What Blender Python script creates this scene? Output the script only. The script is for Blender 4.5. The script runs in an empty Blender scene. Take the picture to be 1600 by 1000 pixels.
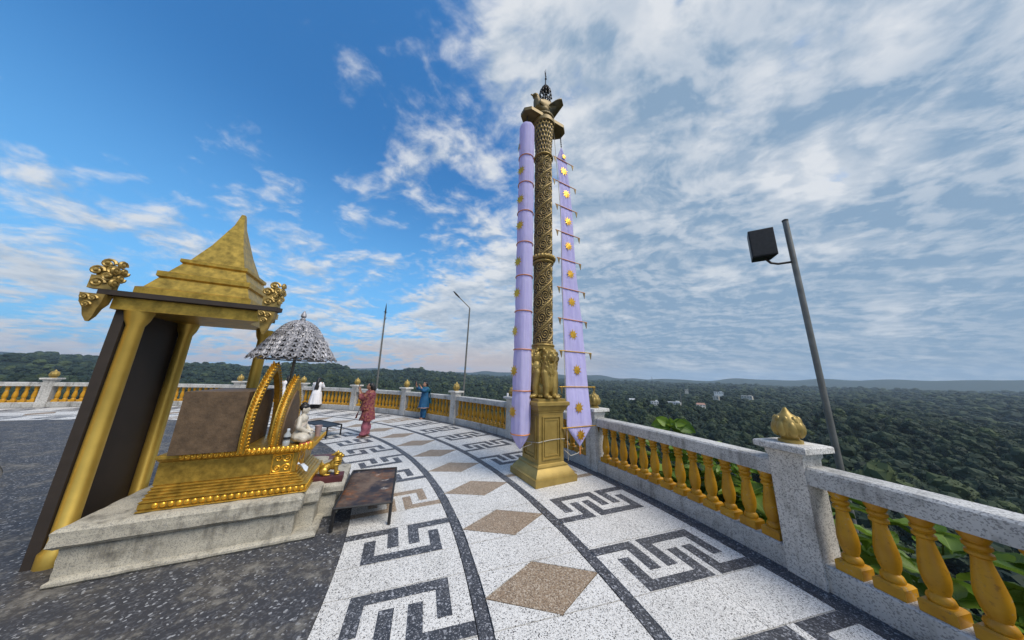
import bpy, bmesh, math, random
import numpy as np
from mathutils import Vector, Matrix
random.seed(7); rng = np.random.default_rng(11)
S = bpy.context.scene
COL = S.collection
PI = math.pi
R = math.radians

# ------------------------------------------------------------------ camera
FPX, CH = 404.8, 1.85                                   # focal length in pixels of the 1600 px wide photo, eye height
CR = np.array([[0.99957065, 0.0, -0.02930049], [-0.00634411, 0.97627839, -0.21642611], [0.02860543, 0.21651907, 0.97585922]])
cam_d = bpy.data.cameras.new('camera'); cam = bpy.data.objects.new('camera', cam_d); COL.objects.link(cam)
cam_d.sensor_fit = 'HORIZONTAL'; cam_d.sensor_width = 36; cam_d.lens = FPX / 1600 * 36
cam_d.clip_start = 0.05; cam_d.clip_end = 60000
ax, fw, up = CR[:, 0], CR[:, 1], CR[:, 2]
cam.matrix_world = Matrix(((ax[0], up[0], -fw[0], 0), (ax[1], up[1], -fw[1], 0), (ax[2], up[2], -fw[2], CH), (0, 0, 0, 1)))
S.camera = cam
def ray(x, y):                                           # photo pixel -> direction
    return CR @ np.array([x - 800, FPX, 500 - y])
def at_z(x, y, z=0.0):
    d = ray(x, y); t = (z - CH) / d[2]; return Vector((d[0] * t, d[1] * t, z))
def at_d(x, y, dist):
    d = ray(x, y); t = dist / math.hypot(d[0], d[1]); return Vector((d[0] * t, d[1] * t, CH + d[2] * t))

# ------------------------------------------------------------------ world, sun, exposure
SUN_EL, SUN_AZ = R(52), R(128)                           # azimuth measured clockwise from +Y: behind the camera's right shoulder
w = bpy.data.worlds.new('World'); S.world = w; w.use_nodes = True
def build_world():
    nt = w.node_tree; N = nt.nodes; L = nt.links; N.clear()
    def nd(t, **k):
        n = N.new(t)
        for a, b in k.items(): setattr(n, a, b)
        return n
    def setin(n, i, v):
        if hasattr(v, 'is_linked'): L.new(v, n.inputs[i])
        else: n.inputs[i].default_value = v
    def M(op, a, b=0.0, c=0.0, clamp=False):
        n = nd('ShaderNodeMath', operation=op, use_clamp=clamp); setin(n, 0, a); setin(n, 1, b); setin(n, 2, c); return n.outputs[0]
    def VM(op, a, b=(0, 0, 0), out=0):
        n = nd('ShaderNodeVectorMath', operation=op); setin(n, 0, a); setin(n, 1, b); return n.outputs[out]
    def SS(v, lo, hi, o0=0.0, o1=1.0):
        n = nd('ShaderNodeMapRange', interpolation_type='SMOOTHSTEP'); setin(n, 0, v); setin(n, 1, lo); setin(n, 2, hi); setin(n, 3, o0); setin(n, 4, o1); return n.outputs[0]
    def MIX(f, a, b):
        n = nd('ShaderNodeMix', data_type='RGBA'); setin(n, 0, f); setin(n, 6, a); setin(n, 7, b); return n.outputs[2]
    def NOISE(v, s, det, rough=0.55, dist=0.0):
        n = nd('ShaderNodeTexNoise'); setin(n, 'Vector', v); n.inputs['Scale'].default_value = s; n.inputs['Detail'].default_value = det
        n.inputs['Roughness'].default_value = rough; n.inputs['Distortion'].default_value = dist; return n.outputs[0]
    sky = nd('ShaderNodeTexSky', sky_type='NISHITA', sun_disc=False, sun_elevation=SUN_EL, sun_rotation=SUN_AZ, altitude=100, air_density=1.2, dust_density=0.6, ozone_density=3.0)
    tint = nd('ShaderNodeMix', data_type='RGBA', blend_type='MULTIPLY'); tint.inputs[0].default_value = 1
    L.new(sky.outputs[0], tint.inputs[6]); tint.inputs[7].default_value = SKY_TINT
    d = nd('ShaderNodeTexCoord').outputs['Generated']
    sep = nd('ShaderNodeSeparateXYZ'); L.new(d, sep.inputs[0]); z = sep.outputs[2]
    zp = M('MAXIMUM', z, 0.0)
    inv = M('DIVIDE', 1.0, M('ADD', zp, 0.20))
    plane = VM('MULTIPLY', d, (1, 1, 0)); sc = nd('ShaderNodeVectorMath', operation='SCALE'); L.new(plane, sc.inputs[0]); L.new(inv, sc.inputs['Scale']); P = sc.outputs[0]
    rot = nd('ShaderNodeMapping'); L.new(P, rot.inputs[0]); rot.inputs['Location'].default_value = (11.3, 4.9, 0); rot.inputs['Rotation'].default_value = (0, 0, R(28)); rot.inputs['Scale'].default_value = (0.95, 1.15, 1)
    Pm = rot.outputs[0]
    warp = nd('ShaderNodeTexNoise'); L.new(Pm, warp.inputs['Vector']); warp.inputs['Scale'].default_value = 2.2; warp.inputs['Detail'].default_value = 3
    wv = VM('MULTIPLY', VM('SUBTRACT', warp.outputs['Color'], (0.5, 0.5, 0.5)), (0.22, 0.22, 0))
    Pw = VM('ADD', Pm, wv)
    def dens_at(v, big_det=3, fd=8):
        big = NOISE(v, 1.35, big_det, 0.5); med = NOISE(v, 4.2, fd, 0.58); rip = NOISE(v, 14.0, 4, 0.55)
        q = M('ADD', M('MULTIPLY', big, 0.36), M('ADD', M('MULTIPLY', med, 0.46), M('MULTIPLY', rip, 0.18)))
        return M('ADD', M('MULTIPLY', M('SUBTRACT', q, 0.5), 2.0), 0.5)
    dens = dens_at(Pw); dens2 = dens_at(VM('ADD', Pw, (0.035, -0.055, 0.0)))
    glow = NOISE(VM('ADD', Pm, (3.1, 1.7, 0)), 1.7, 4, 0.55)
    def toward(px, py):
        v = ray(px, py); v = v / np.linalg.norm(v); return VM('DOT_PRODUCT', d, tuple(float(q) for q in v), out=1)
    hole = SS(toward(360, 120), 0.40, 1.0)                   # the open blue part of the sky, up on the left
    cover = SS(toward(1300, 330), 0.10, 1.05)                # the sheet of cloud drawing in from the right
    low = SS(z, 0.56, 0.22)                                   # layers pile up towards the horizon
    th = M('ADD', 0.49, M('MULTIPLY', hole, 0.20)); th = M('SUBTRACT', th, M('MULTIPLY', cover, 0.33)); th = M('SUBTRACT', th, M('MULTIPLY', low, 0.20))
    over = M('SUBTRACT', dens, th)
    mask = SS(over, -0.10, 0.20)
    lit = SS(M('SUBTRACT', dens, dens2), -0.16, 0.17)
    thick = SS(over, 0.10, 0.50)
    gl = SS(glow, 0.50, 0.68)
    soft = SS(z, 0.05, 0.55, 0.45, 1.0); lit = M('ADD', 0.5, M('MULTIPLY', M('SUBTRACT', lit, 0.5), soft))
    shade = M('SUBTRACT', M('ADD', M('MULTIPLY', lit, 0.85), M('ADD', 0.26, M('MULTIPLY', gl, 0.45))), M('MULTIPLY', thick, 0.58), clamp=True)
    ccol = MIX(shade, CLOUD_DARK, CLOUD_LIT)
    warm = M('MULTIPLY', SS(z, 0.15, 0.02), SS(toward(640, 575), 0.60, 1.0))
    ccol = MIX(M('MULTIPLY', warm, 0.85), ccol, CLOUD_WARM)
    hz = SS(z, 0.70, 0.0)
    skyc = MIX(M('MULTIPLY', hz, 0.85), tint.outputs[2], SKY_LOW)
    col = MIX(M('MULTIPLY', mask, 0.96), skyc, ccol)
    bg = nd('ShaderNodeBackground'); L.new(col, bg.inputs[0]); bg.inputs[1].default_value = 0.1
    out = nd('ShaderNodeOutputWorld'); L.new(bg.outputs[0], out.inputs[0])
SKY_TINT = (0.36, 1.02, 1.45, 1)
SKY_LOW = (1.7, 4.3, 7.4, 1)
CLOUD_DARK = (2.0, 2.95, 4.1, 1)
CLOUD_LIT = (6.0, 6.2, 6.45, 1)
CLOUD_WARM = (6.6, 4.9, 3.9, 1)
build_world()
sun_d = bpy.data.lights.new('sun', 'SUN'); sun = bpy.data.objects.new('sun', sun_d); COL.objects.link(sun)
sun_d.energy = 2.9; sun_d.angle = R(34); sun_d.color = (1.0, 0.91, 0.78)
sdir = Vector((math.sin(SUN_AZ) * math.cos(SUN_EL), math.cos(SUN_AZ) * math.cos(SUN_EL), math.sin(SUN_EL)))
sun.rotation_euler = sdir.to_track_quat('Z', 'Y').to_euler(); sun.location = (0, 0, 40)
S.view_settings.view_transform = 'Standard'; S.view_settings.look = 'None'; S.view_settings.gamma = 1; S.view_settings.exposure = 0.35
S.render.resolution_x = 1024; S.render.resolution_y = 640
S.render.engine = 'CYCLES'

# ------------------------------------------------------------------ materials
MATS = {}
class NB:
    def __init__(s, name):
        s.m = bpy.data.materials.new(name); s.m.use_nodes = True; s.nt = s.m.node_tree; s.N = s.nt.nodes; s.L = s.nt.links
        s.b = s.N['Principled BSDF']; MATS[name] = s.m
    def n(s, t, **k):
        q = s.N.new(t)
        for a, b in k.items(): setattr(q, a, b)
        return q
    def put(s, node, i, v):
        if hasattr(v, 'is_linked'): s.L.new(v, node.inputs[i])
        else: node.inputs[i].default_value = v
    def math(s, op, a, b=0.0, clamp=False):
        q = s.n('ShaderNodeMath', operation=op, use_clamp=clamp); s.put(q, 0, a); s.put(q, 1, b); return q.outputs[0]
    def ramp(s, v, lo, hi):
        q = s.n('ShaderNodeMapRange'); s.put(q, 0, v); q.inputs[1].default_value = lo; q.inputs[2].default_value = hi; return q.outputs[0]
    def mix(s, f, a, b, blend='MIX'):
        q = s.n('ShaderNodeMix', data_type='RGBA', blend_type=blend); s.put(q, 0, f); s.put(q, 6, c4(a)); s.put(q, 7, c4(b)); return q.outputs[2]
    def pos(s): return s.n('ShaderNodeNewGeometry').outputs['Position']
    def objc(s): return s.n('ShaderNodeTexCoord').outputs['Object']
    def noise(s, v, sc, det=4, rough=0.55):
        q = s.n('ShaderNodeTexNoise'); s.L.new(v, q.inputs['Vector']); q.inputs['Scale'].default_value = sc; q.inputs['Detail'].default_value = det; q.inputs['Roughness'].default_value = rough
        return q.outputs[0]
    def vor(s, v, sc, feat='F1', out='Color'):
        q = s.n('ShaderNodeTexVoronoi', feature=feat); s.L.new(v, q.inputs['Vector']); q.inputs['Scale'].default_value = sc; return q.outputs[out]
    def sepx(s, c):
        q = s.n('ShaderNodeSeparateXYZ'); s.L.new(c, q.inputs[0]); return q.outputs
    def bump(s, h, strength=0.3, dist=0.01):
        q = s.n('ShaderNodeBump'); s.L.new(h, q.inputs['Height']); q.inputs['Strength'].default_value = strength; q.inputs['Distance'].default_value = dist
        s.L.new(q.outputs[0], s.b.inputs['Normal'])
    def fin(s, col, rough=0.6, metal=0.0, spec=0.5):
        s.put(s.b, 'Base Color', c4(col)); s.put(s.b, 'Roughness', rough); s.put(s.b, 'Metallic', metal); s.b.inputs['Specular IOR Level'].default_value = spec
        return s.m
def c4(c):
    if hasattr(c, 'is_linked'): return c
    return tuple(c) if len(c) == 4 else (*c, 1)

def mat_terrazzo(name, base, mid, chip, sc, f_mid, f_chip, dirt=0.25, rough=0.5):
    b = NB(name); p = b.pos()
    v1 = b.sepx(b.vor(p, sc)); v2 = b.sepx(b.vor(p, sc * 2.3))
    c = b.mix(b.ramp(v1[0], 1 - f_mid - 0.05, 1 - f_mid + 0.05), base, mid)
    c = b.mix(b.ramp(v1[1], 1 - f_chip - 0.03, 1 - f_chip + 0.03), c, chip)
    c = b.mix(b.math('MULTIPLY', b.ramp(v2[0], 0.88, 0.92), 0.8), c, chip)
    n = b.noise(p, 0.9, 6, 0.65); n2 = b.noise(p, 7, 5, 0.6)
    c = b.mix(b.math('MULTIPLY', b.ramp(n, 0.48, 0.75), dirt), c, (0.16, 0.145, 0.12))
    c = b.mix(b.math('MULTIPLY', b.ramp(n2, 0.55, 0.8), dirt * 0.6), c, (0.13, 0.12, 0.11))
    r = b.math('ADD', rough - 0.12, b.math('MULTIPLY', n2, 0.3))
    return b.fin(c, r, 0, 0.35)
mat_terrazzo('terrazzo_white', (0.72, 0.71, 0.69), (0.50, 0.495, 0.48), (0.115, 0.11, 0.11), 125, 0.28, 0.11, 0.24)
mat_terrazzo('terrazzo_dark', (0.040, 0.043, 0.052), (0.075, 0.078, 0.09), (0.30, 0.31, 0.34), 62, 0.25, 0.065, 0.14, 0.5)
mat_terrazzo('terrazzo_brown', (0.275, 0.20, 0.135), (0.15, 0.108, 0.075), (0.44, 0.37, 0.29), 105, 0.35, 0.18, 0.1, 0.5)

def m_dark_floor():
    b = NB('worn_dark_floor'); p = b.pos()
    v1 = b.sepx(b.vor(p, 62))
    c = b.mix(b.ramp(v1[0], 0.7, 0.8), (0.045, 0.047, 0.055), (0.085, 0.088, 0.1))
    c = b.mix(b.ramp(v1[1], 0.93, 0.96), c, (0.30, 0.31, 0.33))
    n = b.noise(p, 2.2, 8, 0.7); n2 = b.noise(p, 11, 6, 0.65)
    c = b.mix(b.math('MULTIPLY', b.ramp(n, 0.45, 0.68), 0.75), c, (0.085, 0.075, 0.062))
    c = b.mix(b.math('MULTIPLY', b.ramp(b.math('MULTIPLY', n, n2), 0.26, 0.38), 0.85), c, (0.22, 0.21, 0.19))
    return b.fin(c, 0.68, 0, 0.3)
m_dark_floor()

def simple(name, col, rough=0.6, metal=0.0, var=0.25, sc=6, bump=0.0, bsc=40, spec=0.5, local=False):
    b = NB(name); p = b.objc() if local else b.pos()
    n = b.noise(p, sc, 6, 0.6)
    dk = tuple(x * (1 - var) for x in col[:3]); lt = tuple(min(1, x * (1 + var * 0.6)) for x in col[:3])
    c = b.mix(b.ramp(n, 0.3, 0.7), dk, lt)
    if bump: b.bump(b.noise(p, bsc, 5, 0.6), bump, 0.01)
    return b.fin(c, b.math('ADD', rough - 0.08, b.math('MULTIPLY', n, 0.16)), metal, spec)
simple('grout', (0.10, 0.10, 0.10), 0.9)
simple('gold_paint', (0.36, 0.255, 0.072), 0.44, 0.40, 0.28, 3.5, 0.15, 60)
simple('bronze_gilt', (0.20, 0.145, 0.055), 0.5, 0.35, 0.35, 5, 0.2, 50)
simple('gold_bright', (0.52, 0.33, 0.058), 0.38, 0.70, 0.45, 14, 0.18, 90)
simple('gold_leaf', (0.78, 0.44, 0.05), 0.34, 0.70, 0.25, 14)
simple('gold_stupa', (0.62, 0.42, 0.09), 0.38, 0.7, 0.2, 2)
def m_mustard():
    b = NB('mustard'); p = b.pos(); n = b.noise(p, 5, 6, 0.6); n2 = b.noise(p, 34, 5, 0.65)
    c = b.mix(b.ramp(n, 0.3, 0.7), (0.39, 0.185, 0.008), (0.55, 0.29, 0.013))
    c = b.mix(b.math('MULTIPLY', b.ramp(n2, 0.58, 0.70), 0.7), c, (0.20, 0.09, 0.012))
    c = b.mix(b.math('MULTIPLY', b.ramp(b.math('MULTIPLY', n, n2), 0.36, 0.42), 0.7), c, (0.42, 0.38, 0.30))
    b.bump(n2, 0.15, 0.01); b.fin(c, b.math('ADD', 0.28, b.math('MULTIPLY', n, 0.3)), 0, 0.45)
m_mustard()
simple('dark_iron', (0.03, 0.03, 0.032), 0.55, 0.4, 0.3, 20)
simple('black_plastic', (0.012, 0.014, 0.02), 0.5, 0.0, 0.2, 10)
simple('galvanised', (0.20, 0.20, 0.19), 0.55, 0.5, 0.3, 4)
simple('silver', (0.33, 0.33, 0.36), 0.5, 0.3, 0.45, 9)
simple('inner_shade', (0.05, 0.05, 0.06), 0.7)  # dark colour standing in for the shade inside the umbrella
simple('brown_panel', (0.13, 0.085, 0.05), 0.6, 0.2, 0.4, 12, 0.4, 40)
simple('orange_tape', (0.62, 0.24, 0.08), 0.5, 0.1, 0.12, 10)
simple('rope', (0.45, 0.42, 0.36), 0.9, 0, 0.2, 60)
simple('maroon', (0.075, 0.012, 0.014), 0.6, 0, 0.35, 8)
simple('old_plank', (0.105, 0.05, 0.06), 0.75, 0, 0.5, 14, 0.3, 30)
simple('skin', (0.40, 0.215, 0.14), 0.5, 0, 0.1, 20)
simple('black_hair', (0.010, 0.009, 0.010), 0.45, 0, 0.3, 60)
simple('statue_white', (0.52, 0.48, 0.41), 0.45, 0, 0.12, 9)
simple('marble_pinkish', (0.62, 0.54, 0.48), 0.45, 0, 0.12, 9)
simple('blue_cloth', (0.007, 0.085, 0.20), 0.75, 0, 0.25, 8, 0.2, 50)
simple('teal_scarf', (0.008, 0.12, 0.19), 0.75, 0, 0.3, 9, 0.2, 50)
simple('pink_cloth', (0.33, 0.10, 0.14), 0.8, 0, 0.2, 9, 0.2, 50)
simple('white_cloth', (0.72, 0.72, 0.76), 0.8, 0, 0.08, 9, 0.15, 50)
simple('black_cloth', (0.014, 0.014, 0.018), 0.8, 0, 0.3, 9)
simple('sandal', (0.20, 0.09, 0.06), 0.6)
simple('house_white', (0.78, 0.77, 0.74), 0.7, 0, 0.1, 0.5)
simple('house_cream', (0.60, 0.54, 0.45), 0.7, 0, 0.1, 0.5)
simple('house_roof', (0.30, 0.16, 0.12), 0.7, 0, 0.2, 0.5)
simple('house_roof_grey', (0.45, 0.46, 0.48), 0.6, 0, 0.2, 0.5)
simple('window_dark', (0.03, 0.035, 0.045), 0.25)
simple('stem_green', (0.10, 0.14, 0.035), 0.6)
simple('trunk', (0.09, 0.07, 0.05), 0.9)
simple('orange_item', (0.60, 0.13, 0.04), 0.5)
simple('clear_plastic', (0.35, 0.38, 0.40), 0.15)
simple('cup_paper', (0.30, 0.22, 0.23), 0.6)
simple('tissue', (0.60, 0.66, 0.75), 0.8)
simple('lamp_glass', (0.5, 0.5, 0.48), 0.3)
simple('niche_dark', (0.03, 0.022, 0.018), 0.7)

def m_concrete(name, col, stain, sc=1.0, streak=0.6, chips=85):
    b = NB(name); p = b.pos()
    n = b.noise(p, 2.2 * sc, 7, 0.68); n2 = b.noise(p, 18 * sc, 5, 0.6)
    mp = b.n('ShaderNodeMapping'); b.L.new(p, mp.inputs[0]); mp.inputs['Scale'].default_value = (9, 9, 0.7)
    st = b.noise(mp.outputs[0], 1.6, 5, 0.6)
    c = b.mix(b.ramp(n, 0.35, 0.68), col, tuple(x * 0.72 for x in col))
    c = b.mix(b.math('MULTIPLY', b.ramp(b.math('MULTIPLY', st, n), 0.26, 0.42), streak), c, stain)
    if chips:
        v = b.sepx(b.vor(p, chips)); c = b.mix(b.math('MULTIPLY', b.ramp(v[0], 0.72, 0.8), 0.65), c, (0.15, 0.15, 0.155))
    c = b.mix(b.math('MULTIPLY', b.ramp(n2, 0.55, 0.8), 0.3), c, stain)
    b.bump(n2, 0.25, 0.01)
    return b.fin(c, 0.8, 0, 0.3)
m_concrete('rail_stone', (0.56, 0.56, 0.55), (0.13, 0.125, 0.11), 1.0, 0.8, 110)
m_concrete('post_stone', (0.68, 0.67, 0.65), (0.16, 0.15, 0.13), 1.0, 0.7, 110)
m_concrete('shrine_stone', (0.47, 0.44, 0.365), (0.10, 0.09, 0.07), 2.2, 0.9, 190)

def m_carved():
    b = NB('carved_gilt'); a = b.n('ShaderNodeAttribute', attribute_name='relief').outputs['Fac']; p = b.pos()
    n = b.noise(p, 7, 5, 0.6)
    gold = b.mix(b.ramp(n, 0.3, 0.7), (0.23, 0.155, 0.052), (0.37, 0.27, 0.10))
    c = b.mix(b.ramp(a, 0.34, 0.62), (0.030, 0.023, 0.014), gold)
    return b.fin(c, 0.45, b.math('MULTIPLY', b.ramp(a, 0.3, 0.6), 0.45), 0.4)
m_carved()
def m_banner():
    b = NB('banner_lilac'); p = b.pos()
    mp = b.n('ShaderNodeMapping'); b.L.new(p, mp.inputs[0]); mp.inputs['Scale'].default_value = (14, 14, 1.2)
    n = b.noise(mp.outputs[0], 1.5, 4, 0.55)
    c = b.mix(b.ramp(n, 0.3, 0.7), (0.63, 0.59, 0.90), (0.71, 0.68, 0.95))
    b.bump(b.math('ADD', n, b.math('MULTIPLY', b.noise(p, 7, 5, 0.6), 0.8)), 0.55, 0.03)
    m = b.fin(c, 0.85, 0, 0.15)
    tr = b.n('ShaderNodeBsdfTranslucent'); b.L.new(c, tr.inputs[0])
    mx = b.n('ShaderNodeMixShader'); mx.inputs[0].default_value = 0.42
    b.L.new(b.b.outputs[0], mx.inputs[1]); b.L.new(tr.outputs[0], mx.inputs[2]); b.L.new(mx.outputs[0], b.N['Material Output'].inputs[0])
m_banner()
def m_rust_table():
    b = NB('rusty_tray'); p = b.pos()
    n = b.noise(p, 3.2, 8, 0.68); n2 = b.noise(p, 6, 7, 0.65); n3 = b.noise(p, 1.7, 5, 0.6)
    c = b.mix(b.ramp(n, 0.40, 0.62), (0.055, 0.038, 0.032), (0.155, 0.11, 0.085))
    c = b.mix(b.math('MULTIPLY', b.ramp(n2, 0.52, 0.66), 0.85), c, (0.19, 0.075, 0.032))
    c = b.mix(b.math('MULTIPLY', b.ramp(n3, 0.50, 0.60), 0.9), c, (0.020, 0.022, 0.034))
    c = b.mix(b.math('MULTIPLY', b.ramp(b.math('MULTIPLY', n, n2), 0.345, 0.40), 0.7), c, (0.45, 0.42, 0.38))
    b.bump(n2, 0.3, 0.01)
    b.fin(c, 0.75, 0.0, 0.25)
m_rust_table()
def m_shawl():
    b = NB('red_pattern'); p = b.objc()
    v = b.sepx(b.vor(p, 26)); n = b.noise(p, 34, 3)
    c = b.mix(b.ramp(v[0], 0.55, 0.62), (0.23, 0.065, 0.080), (0.31, 0.13, 0.075))
    c = b.mix(b.ramp(v[1], 0.74, 0.8), c, (0.13, 0.022, 0.04))
    c = b.mix(b.math('MULTIPLY', b.ramp(n, 0.55, 0.7), 0.5), c, (0.36, 0.16, 0.18))
    b.fin(c, 0.8, 0, 0.2)
m_shawl()
def m_leaf(name, c0, c1, trans=0.35):
    b = NB(name); oi = b.n('ShaderNodeObjectInfo').outputs['Random']; p = b.pos(); n = b.noise(p, 9, 3)
    c = b.mix(b.math('ADD', b.math('MULTIPLY', oi, 0.7), b.math('MULTIPLY', n, 0.3)), c0, c1)
    o = b.sepx(b.objc()); ay = b.math('ABSOLUTE', o[1])
    side = b.math('ABSOLUTE', b.math('SINE', b.math('MULTIPLY', b.math('SUBTRACT', o[0], b.math('MULTIPLY', ay, 0.8)), 95.0)))
    vein = b.math('MAXIMUM', b.ramp(ay, 0.006, 0.003), b.math('MULTIPLY', b.ramp(side, 0.16, 0.05), 0.6))
    c = b.mix(b.math('MULTIPLY', vein, 0.55), c, tuple(min(1, x * 1.25 + 0.05) for x in c1))
    b.fin(c, 0.45, 0, 0.4)
    tr = b.n('ShaderNodeBsdfTranslucent'); b.L.new(c, tr.inputs[0])
    mx = b.n('ShaderNodeMixShader'); mx.inputs[0].default_value = trans
    b.L.new(b.b.outputs[0], mx.inputs[1]); b.L.new(tr.outputs[0], mx.inputs[2]); b.L.new(mx.outputs[0], b.N['Material Output'].inputs[0])
m_leaf('broad_leaf', (0.055, 0.13, 0.02), (0.24, 0.36, 0.045))
m_leaf('bush_leaf', (0.02, 0.055, 0.014), (0.07, 0.14, 0.03))
def m_forest():
    b = NB('forest_leaf'); oi = b.n('ShaderNodeObjectInfo').outputs['Random']; p = b.pos()
    n = b.noise(p, 0.02, 4); n2 = b.noise(p, 0.55, 4, 0.6)
    f = b.math('ADD', b.math('MULTIPLY', oi, 0.5), b.math('ADD', b.math('MULTIPLY', b.ramp(n, 0.3, 0.7), 0.25), b.math('MULTIPLY', n2, 0.25)))
    c = b.mix(b.ramp(f, 0.15, 0.95), (0.008, 0.019, 0.012), (0.036, 0.056, 0.025))
    o2 = b.math('FRACT', b.math('MULTIPLY', oi, 37.7)); c = b.mix(b.math('MULTIPLY', b.ramp(o2, 0.86, 0.92), 0.55), c, (0.075, 0.098, 0.030))
    c = b.mix(b.math('MULTIPLY', b.ramp(o2, 0.12, 0.06), 0.6), c, (0.006, 0.013, 0.010))
    b.fin(c, 0.7, 0, 0.2)
m_forest()
def m_ground():
    b = NB('hill_ground'); p = b.pos(); n = b.noise(p, 0.05, 7, 0.65); n2 = b.noise(p, 0.6, 5)
    c = b.mix(b.ramp(n, 0.35, 0.65), (0.012, 0.023, 0.013), (0.028, 0.042, 0.020))
    b.bump(b.noise(p, 0.12, 8, 0.7), 0.9, 5.0)
    b.fin(c, 0.9, 0, 0.1)
m_ground()

# ------------------------------------------------------------------ mesh helpers
class MB:
    def __init__(s): s.v = []; s.f = []
    def add(s, v, f):
        o = len(s.v); s.v += [tuple(map(float, q)) for q in v]; s.f += [tuple(i + o for i in q) for q in f]; return s
    def box(s, c, d, rz=0.0):
        x, y, z = d[0] / 2, d[1] / 2, d[2] / 2; ca, sa = math.cos(rz), math.sin(rz)
        v = [(c[0] + a * x * ca - b * y * sa, c[1] + a * x * sa + b * y * ca, c[2] + e * z) for a in (-1, 1) for b in (-1, 1) for e in (-1, 1)]
        return s.add(v, [(0, 1, 3, 2), (4, 6, 7, 5), (0, 4, 5, 1), (2, 3, 7, 6), (0, 2, 6, 4), (1, 5, 7, 3)])
    def prism(s, poly, z0, z1):
        n = len(poly); v = [(x, y, z0) for x, y in poly] + [(x, y, z1) for x, y in poly]
        f = [tuple(range(n - 1, -1, -1)), tuple(range(n, 2 * n))] + [(i, (i + 1) % n, n + (i + 1) % n, n + i) for i in range(n)]
        return s.add(v, f)
    def loft(s, rings, cap=True, closed=True):
        n = len(rings[0]); v = [p for r_ in rings for p in r_]; f = []
        for i in range(len(rings) - 1):
            for j in range(n if closed else n - 1):
                k = (j + 1) % n; f.append((i * n + j, i * n + k, (i + 1) * n + k, (i + 1) * n + j))
        if cap and closed: f += [tuple(range(n - 1, -1, -1)), tuple(range((len(rings) - 1) * n, len(rings) * n))]
        return s.add(v, f)
    def lathe(s, prof, n=16, c=(0, 0, 0), sq=None):
        return s.loft([[(c[0] + r_ * math.cos(2 * PI * j / n), c[1] + r_ * math.sin(2 * PI * j / n), c[2] + z) for j in range(n)] for r_, z in prof])
    def sqlathe(s, prof, c=(0, 0, 0), rz=0.0, asp=1.0):       # square mouldings: (half width, z)
        ca, sa = math.cos(rz), math.sin(rz)
        rr = []
        for h, z in prof: rr.append([(c[0] + (a * h * asp) * ca - b * h * sa, c[1] + (a * h * asp) * sa + b * h * ca, c[2] + z) for a, b in ((-1, -1), (1, -1), (1, 1), (-1, 1))])
        return s.loft(rr)
    def tube(s, path, rad, n=8, closed=False):
        P = [Vector(p) for p in path]; m = len(P); rings = []; ref = None
        for i, p in enumerate(P):
            t = (P[(i + 1) % m] - P[i - 1]) if closed else (P[min(i + 1, m - 1)] - P[max(i - 1, 0)])
            t = t.normalized() if t.length > 1e-9 else Vector((0, 0, 1))
            if ref is None: ref = Vector((0, 0, 1)) if abs(t.z) < 0.9 else Vector((1, 0, 0))
            a = t.cross(ref).normalized(); b2 = a.cross(t); ref = b2
            r_ = rad[i] if hasattr(rad, '__len__') else rad
            rings.append([tuple(p + a * (r_ * math.cos(2 * PI * j / n)) + b2 * (r_ * math.sin(2 * PI * j / n))) for j in range(n)])
        if closed:
            rings.append(rings[0]); return s.loft(rings, cap=False)
        return s.loft(rings)
    def ball(s, c, r_, n=10, m=7, rot=None):
        r_ = (r_,) * 3 if not hasattr(r_, '__len__') else r_; rings = []
        for i in range(m + 1):
            t = PI * (0.02 + 0.96 * i / m); rr = []
            for j in range(n):
                p = Vector((r_[0] * math.sin(t) * math.cos(2 * PI * j / n), r_[1] * math.sin(t) * math.sin(2 * PI * j / n), -r_[2] * math.cos(t)))
                if rot: p = rot @ p
                rr.append((c[0] + p.x, c[1] + p.y, c[2] + p.z))
            rings.append(rr)
        return s.loft(rings)
    def caps(s, p0, p1, r0, r1, n=10):
        a, b = Vector(p0), Vector(p1); d = (b - a); L = max(d.length, 1e-6); d /= L
        ts = [(-math.cos(PI / 2 * k / 3) * r0, math.sin(PI / 2 * k / 3) * r0 if k else r0 * 0.05) for k in range(4)]
        te = [(L + math.sin(PI / 2 * k / 3) * r1, math.cos(PI / 2 * k / 3) * r1 if k < 3 else r1 * 0.05) for k in range(4)]
        prof = ts + te; q = d.to_track_quat('Z', 'Y'); rings = []
        for t, r_ in prof:
            rings.append([tuple(a + q @ Vector((r_ * math.cos(2 * PI * j / n), r_ * math.sin(2 * PI * j / n), t))) for j in range(n)])
        return s.loft(rings)
    def mesh(s, name, mat, smooth=True, ang=40):
        me = bpy.data.meshes.new(name); me.from_pydata(s.v, [], s.f)
        bm = bmesh.new(); bm.from_mesh(me); bmesh.ops.recalc_face_normals(bm, faces=bm.faces); bm.to_mesh(me); bm.free()
        me.materials.append(MATS[mat])
        if smooth:
            me.shade_smooth()
            if ang: me.set_sharp_from_angle(angle=R(ang))
        return me
def link(name, me, parent=None, loc=None, rz=None):
    o = bpy.data.objects.new(name, me); COL.objects.link(o)
    if parent: o.parent = parent
    if loc is not None: o.location = loc
    if rz is not None: o.rotation_euler = (0, 0, rz)
    return o
def obj(name, mb, mat, parent=None, smooth=True, ang=40, **k): return link(name, mb.mesh(name, mat, smooth, ang), parent, **k)
def tag(o, label, cat, group=None):
    o['label'] = label; o['category'] = cat
    if group: o['group'] = group
    return o
def thing(name, label, cat, loc=(0, 0, 0), rz=0.0, group=None):
    o = bpy.data.objects.new(name, None); COL.objects.link(o); o.location = loc; o.rotation_euler = (0, 0, rz); o.empty_display_size = 0.2
    return tag(o, label, cat, group)
def struct(name, mb, mat, **k):
    o = obj(name, mb, mat, **k); o['kind'] = 'structure'; return o
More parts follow.
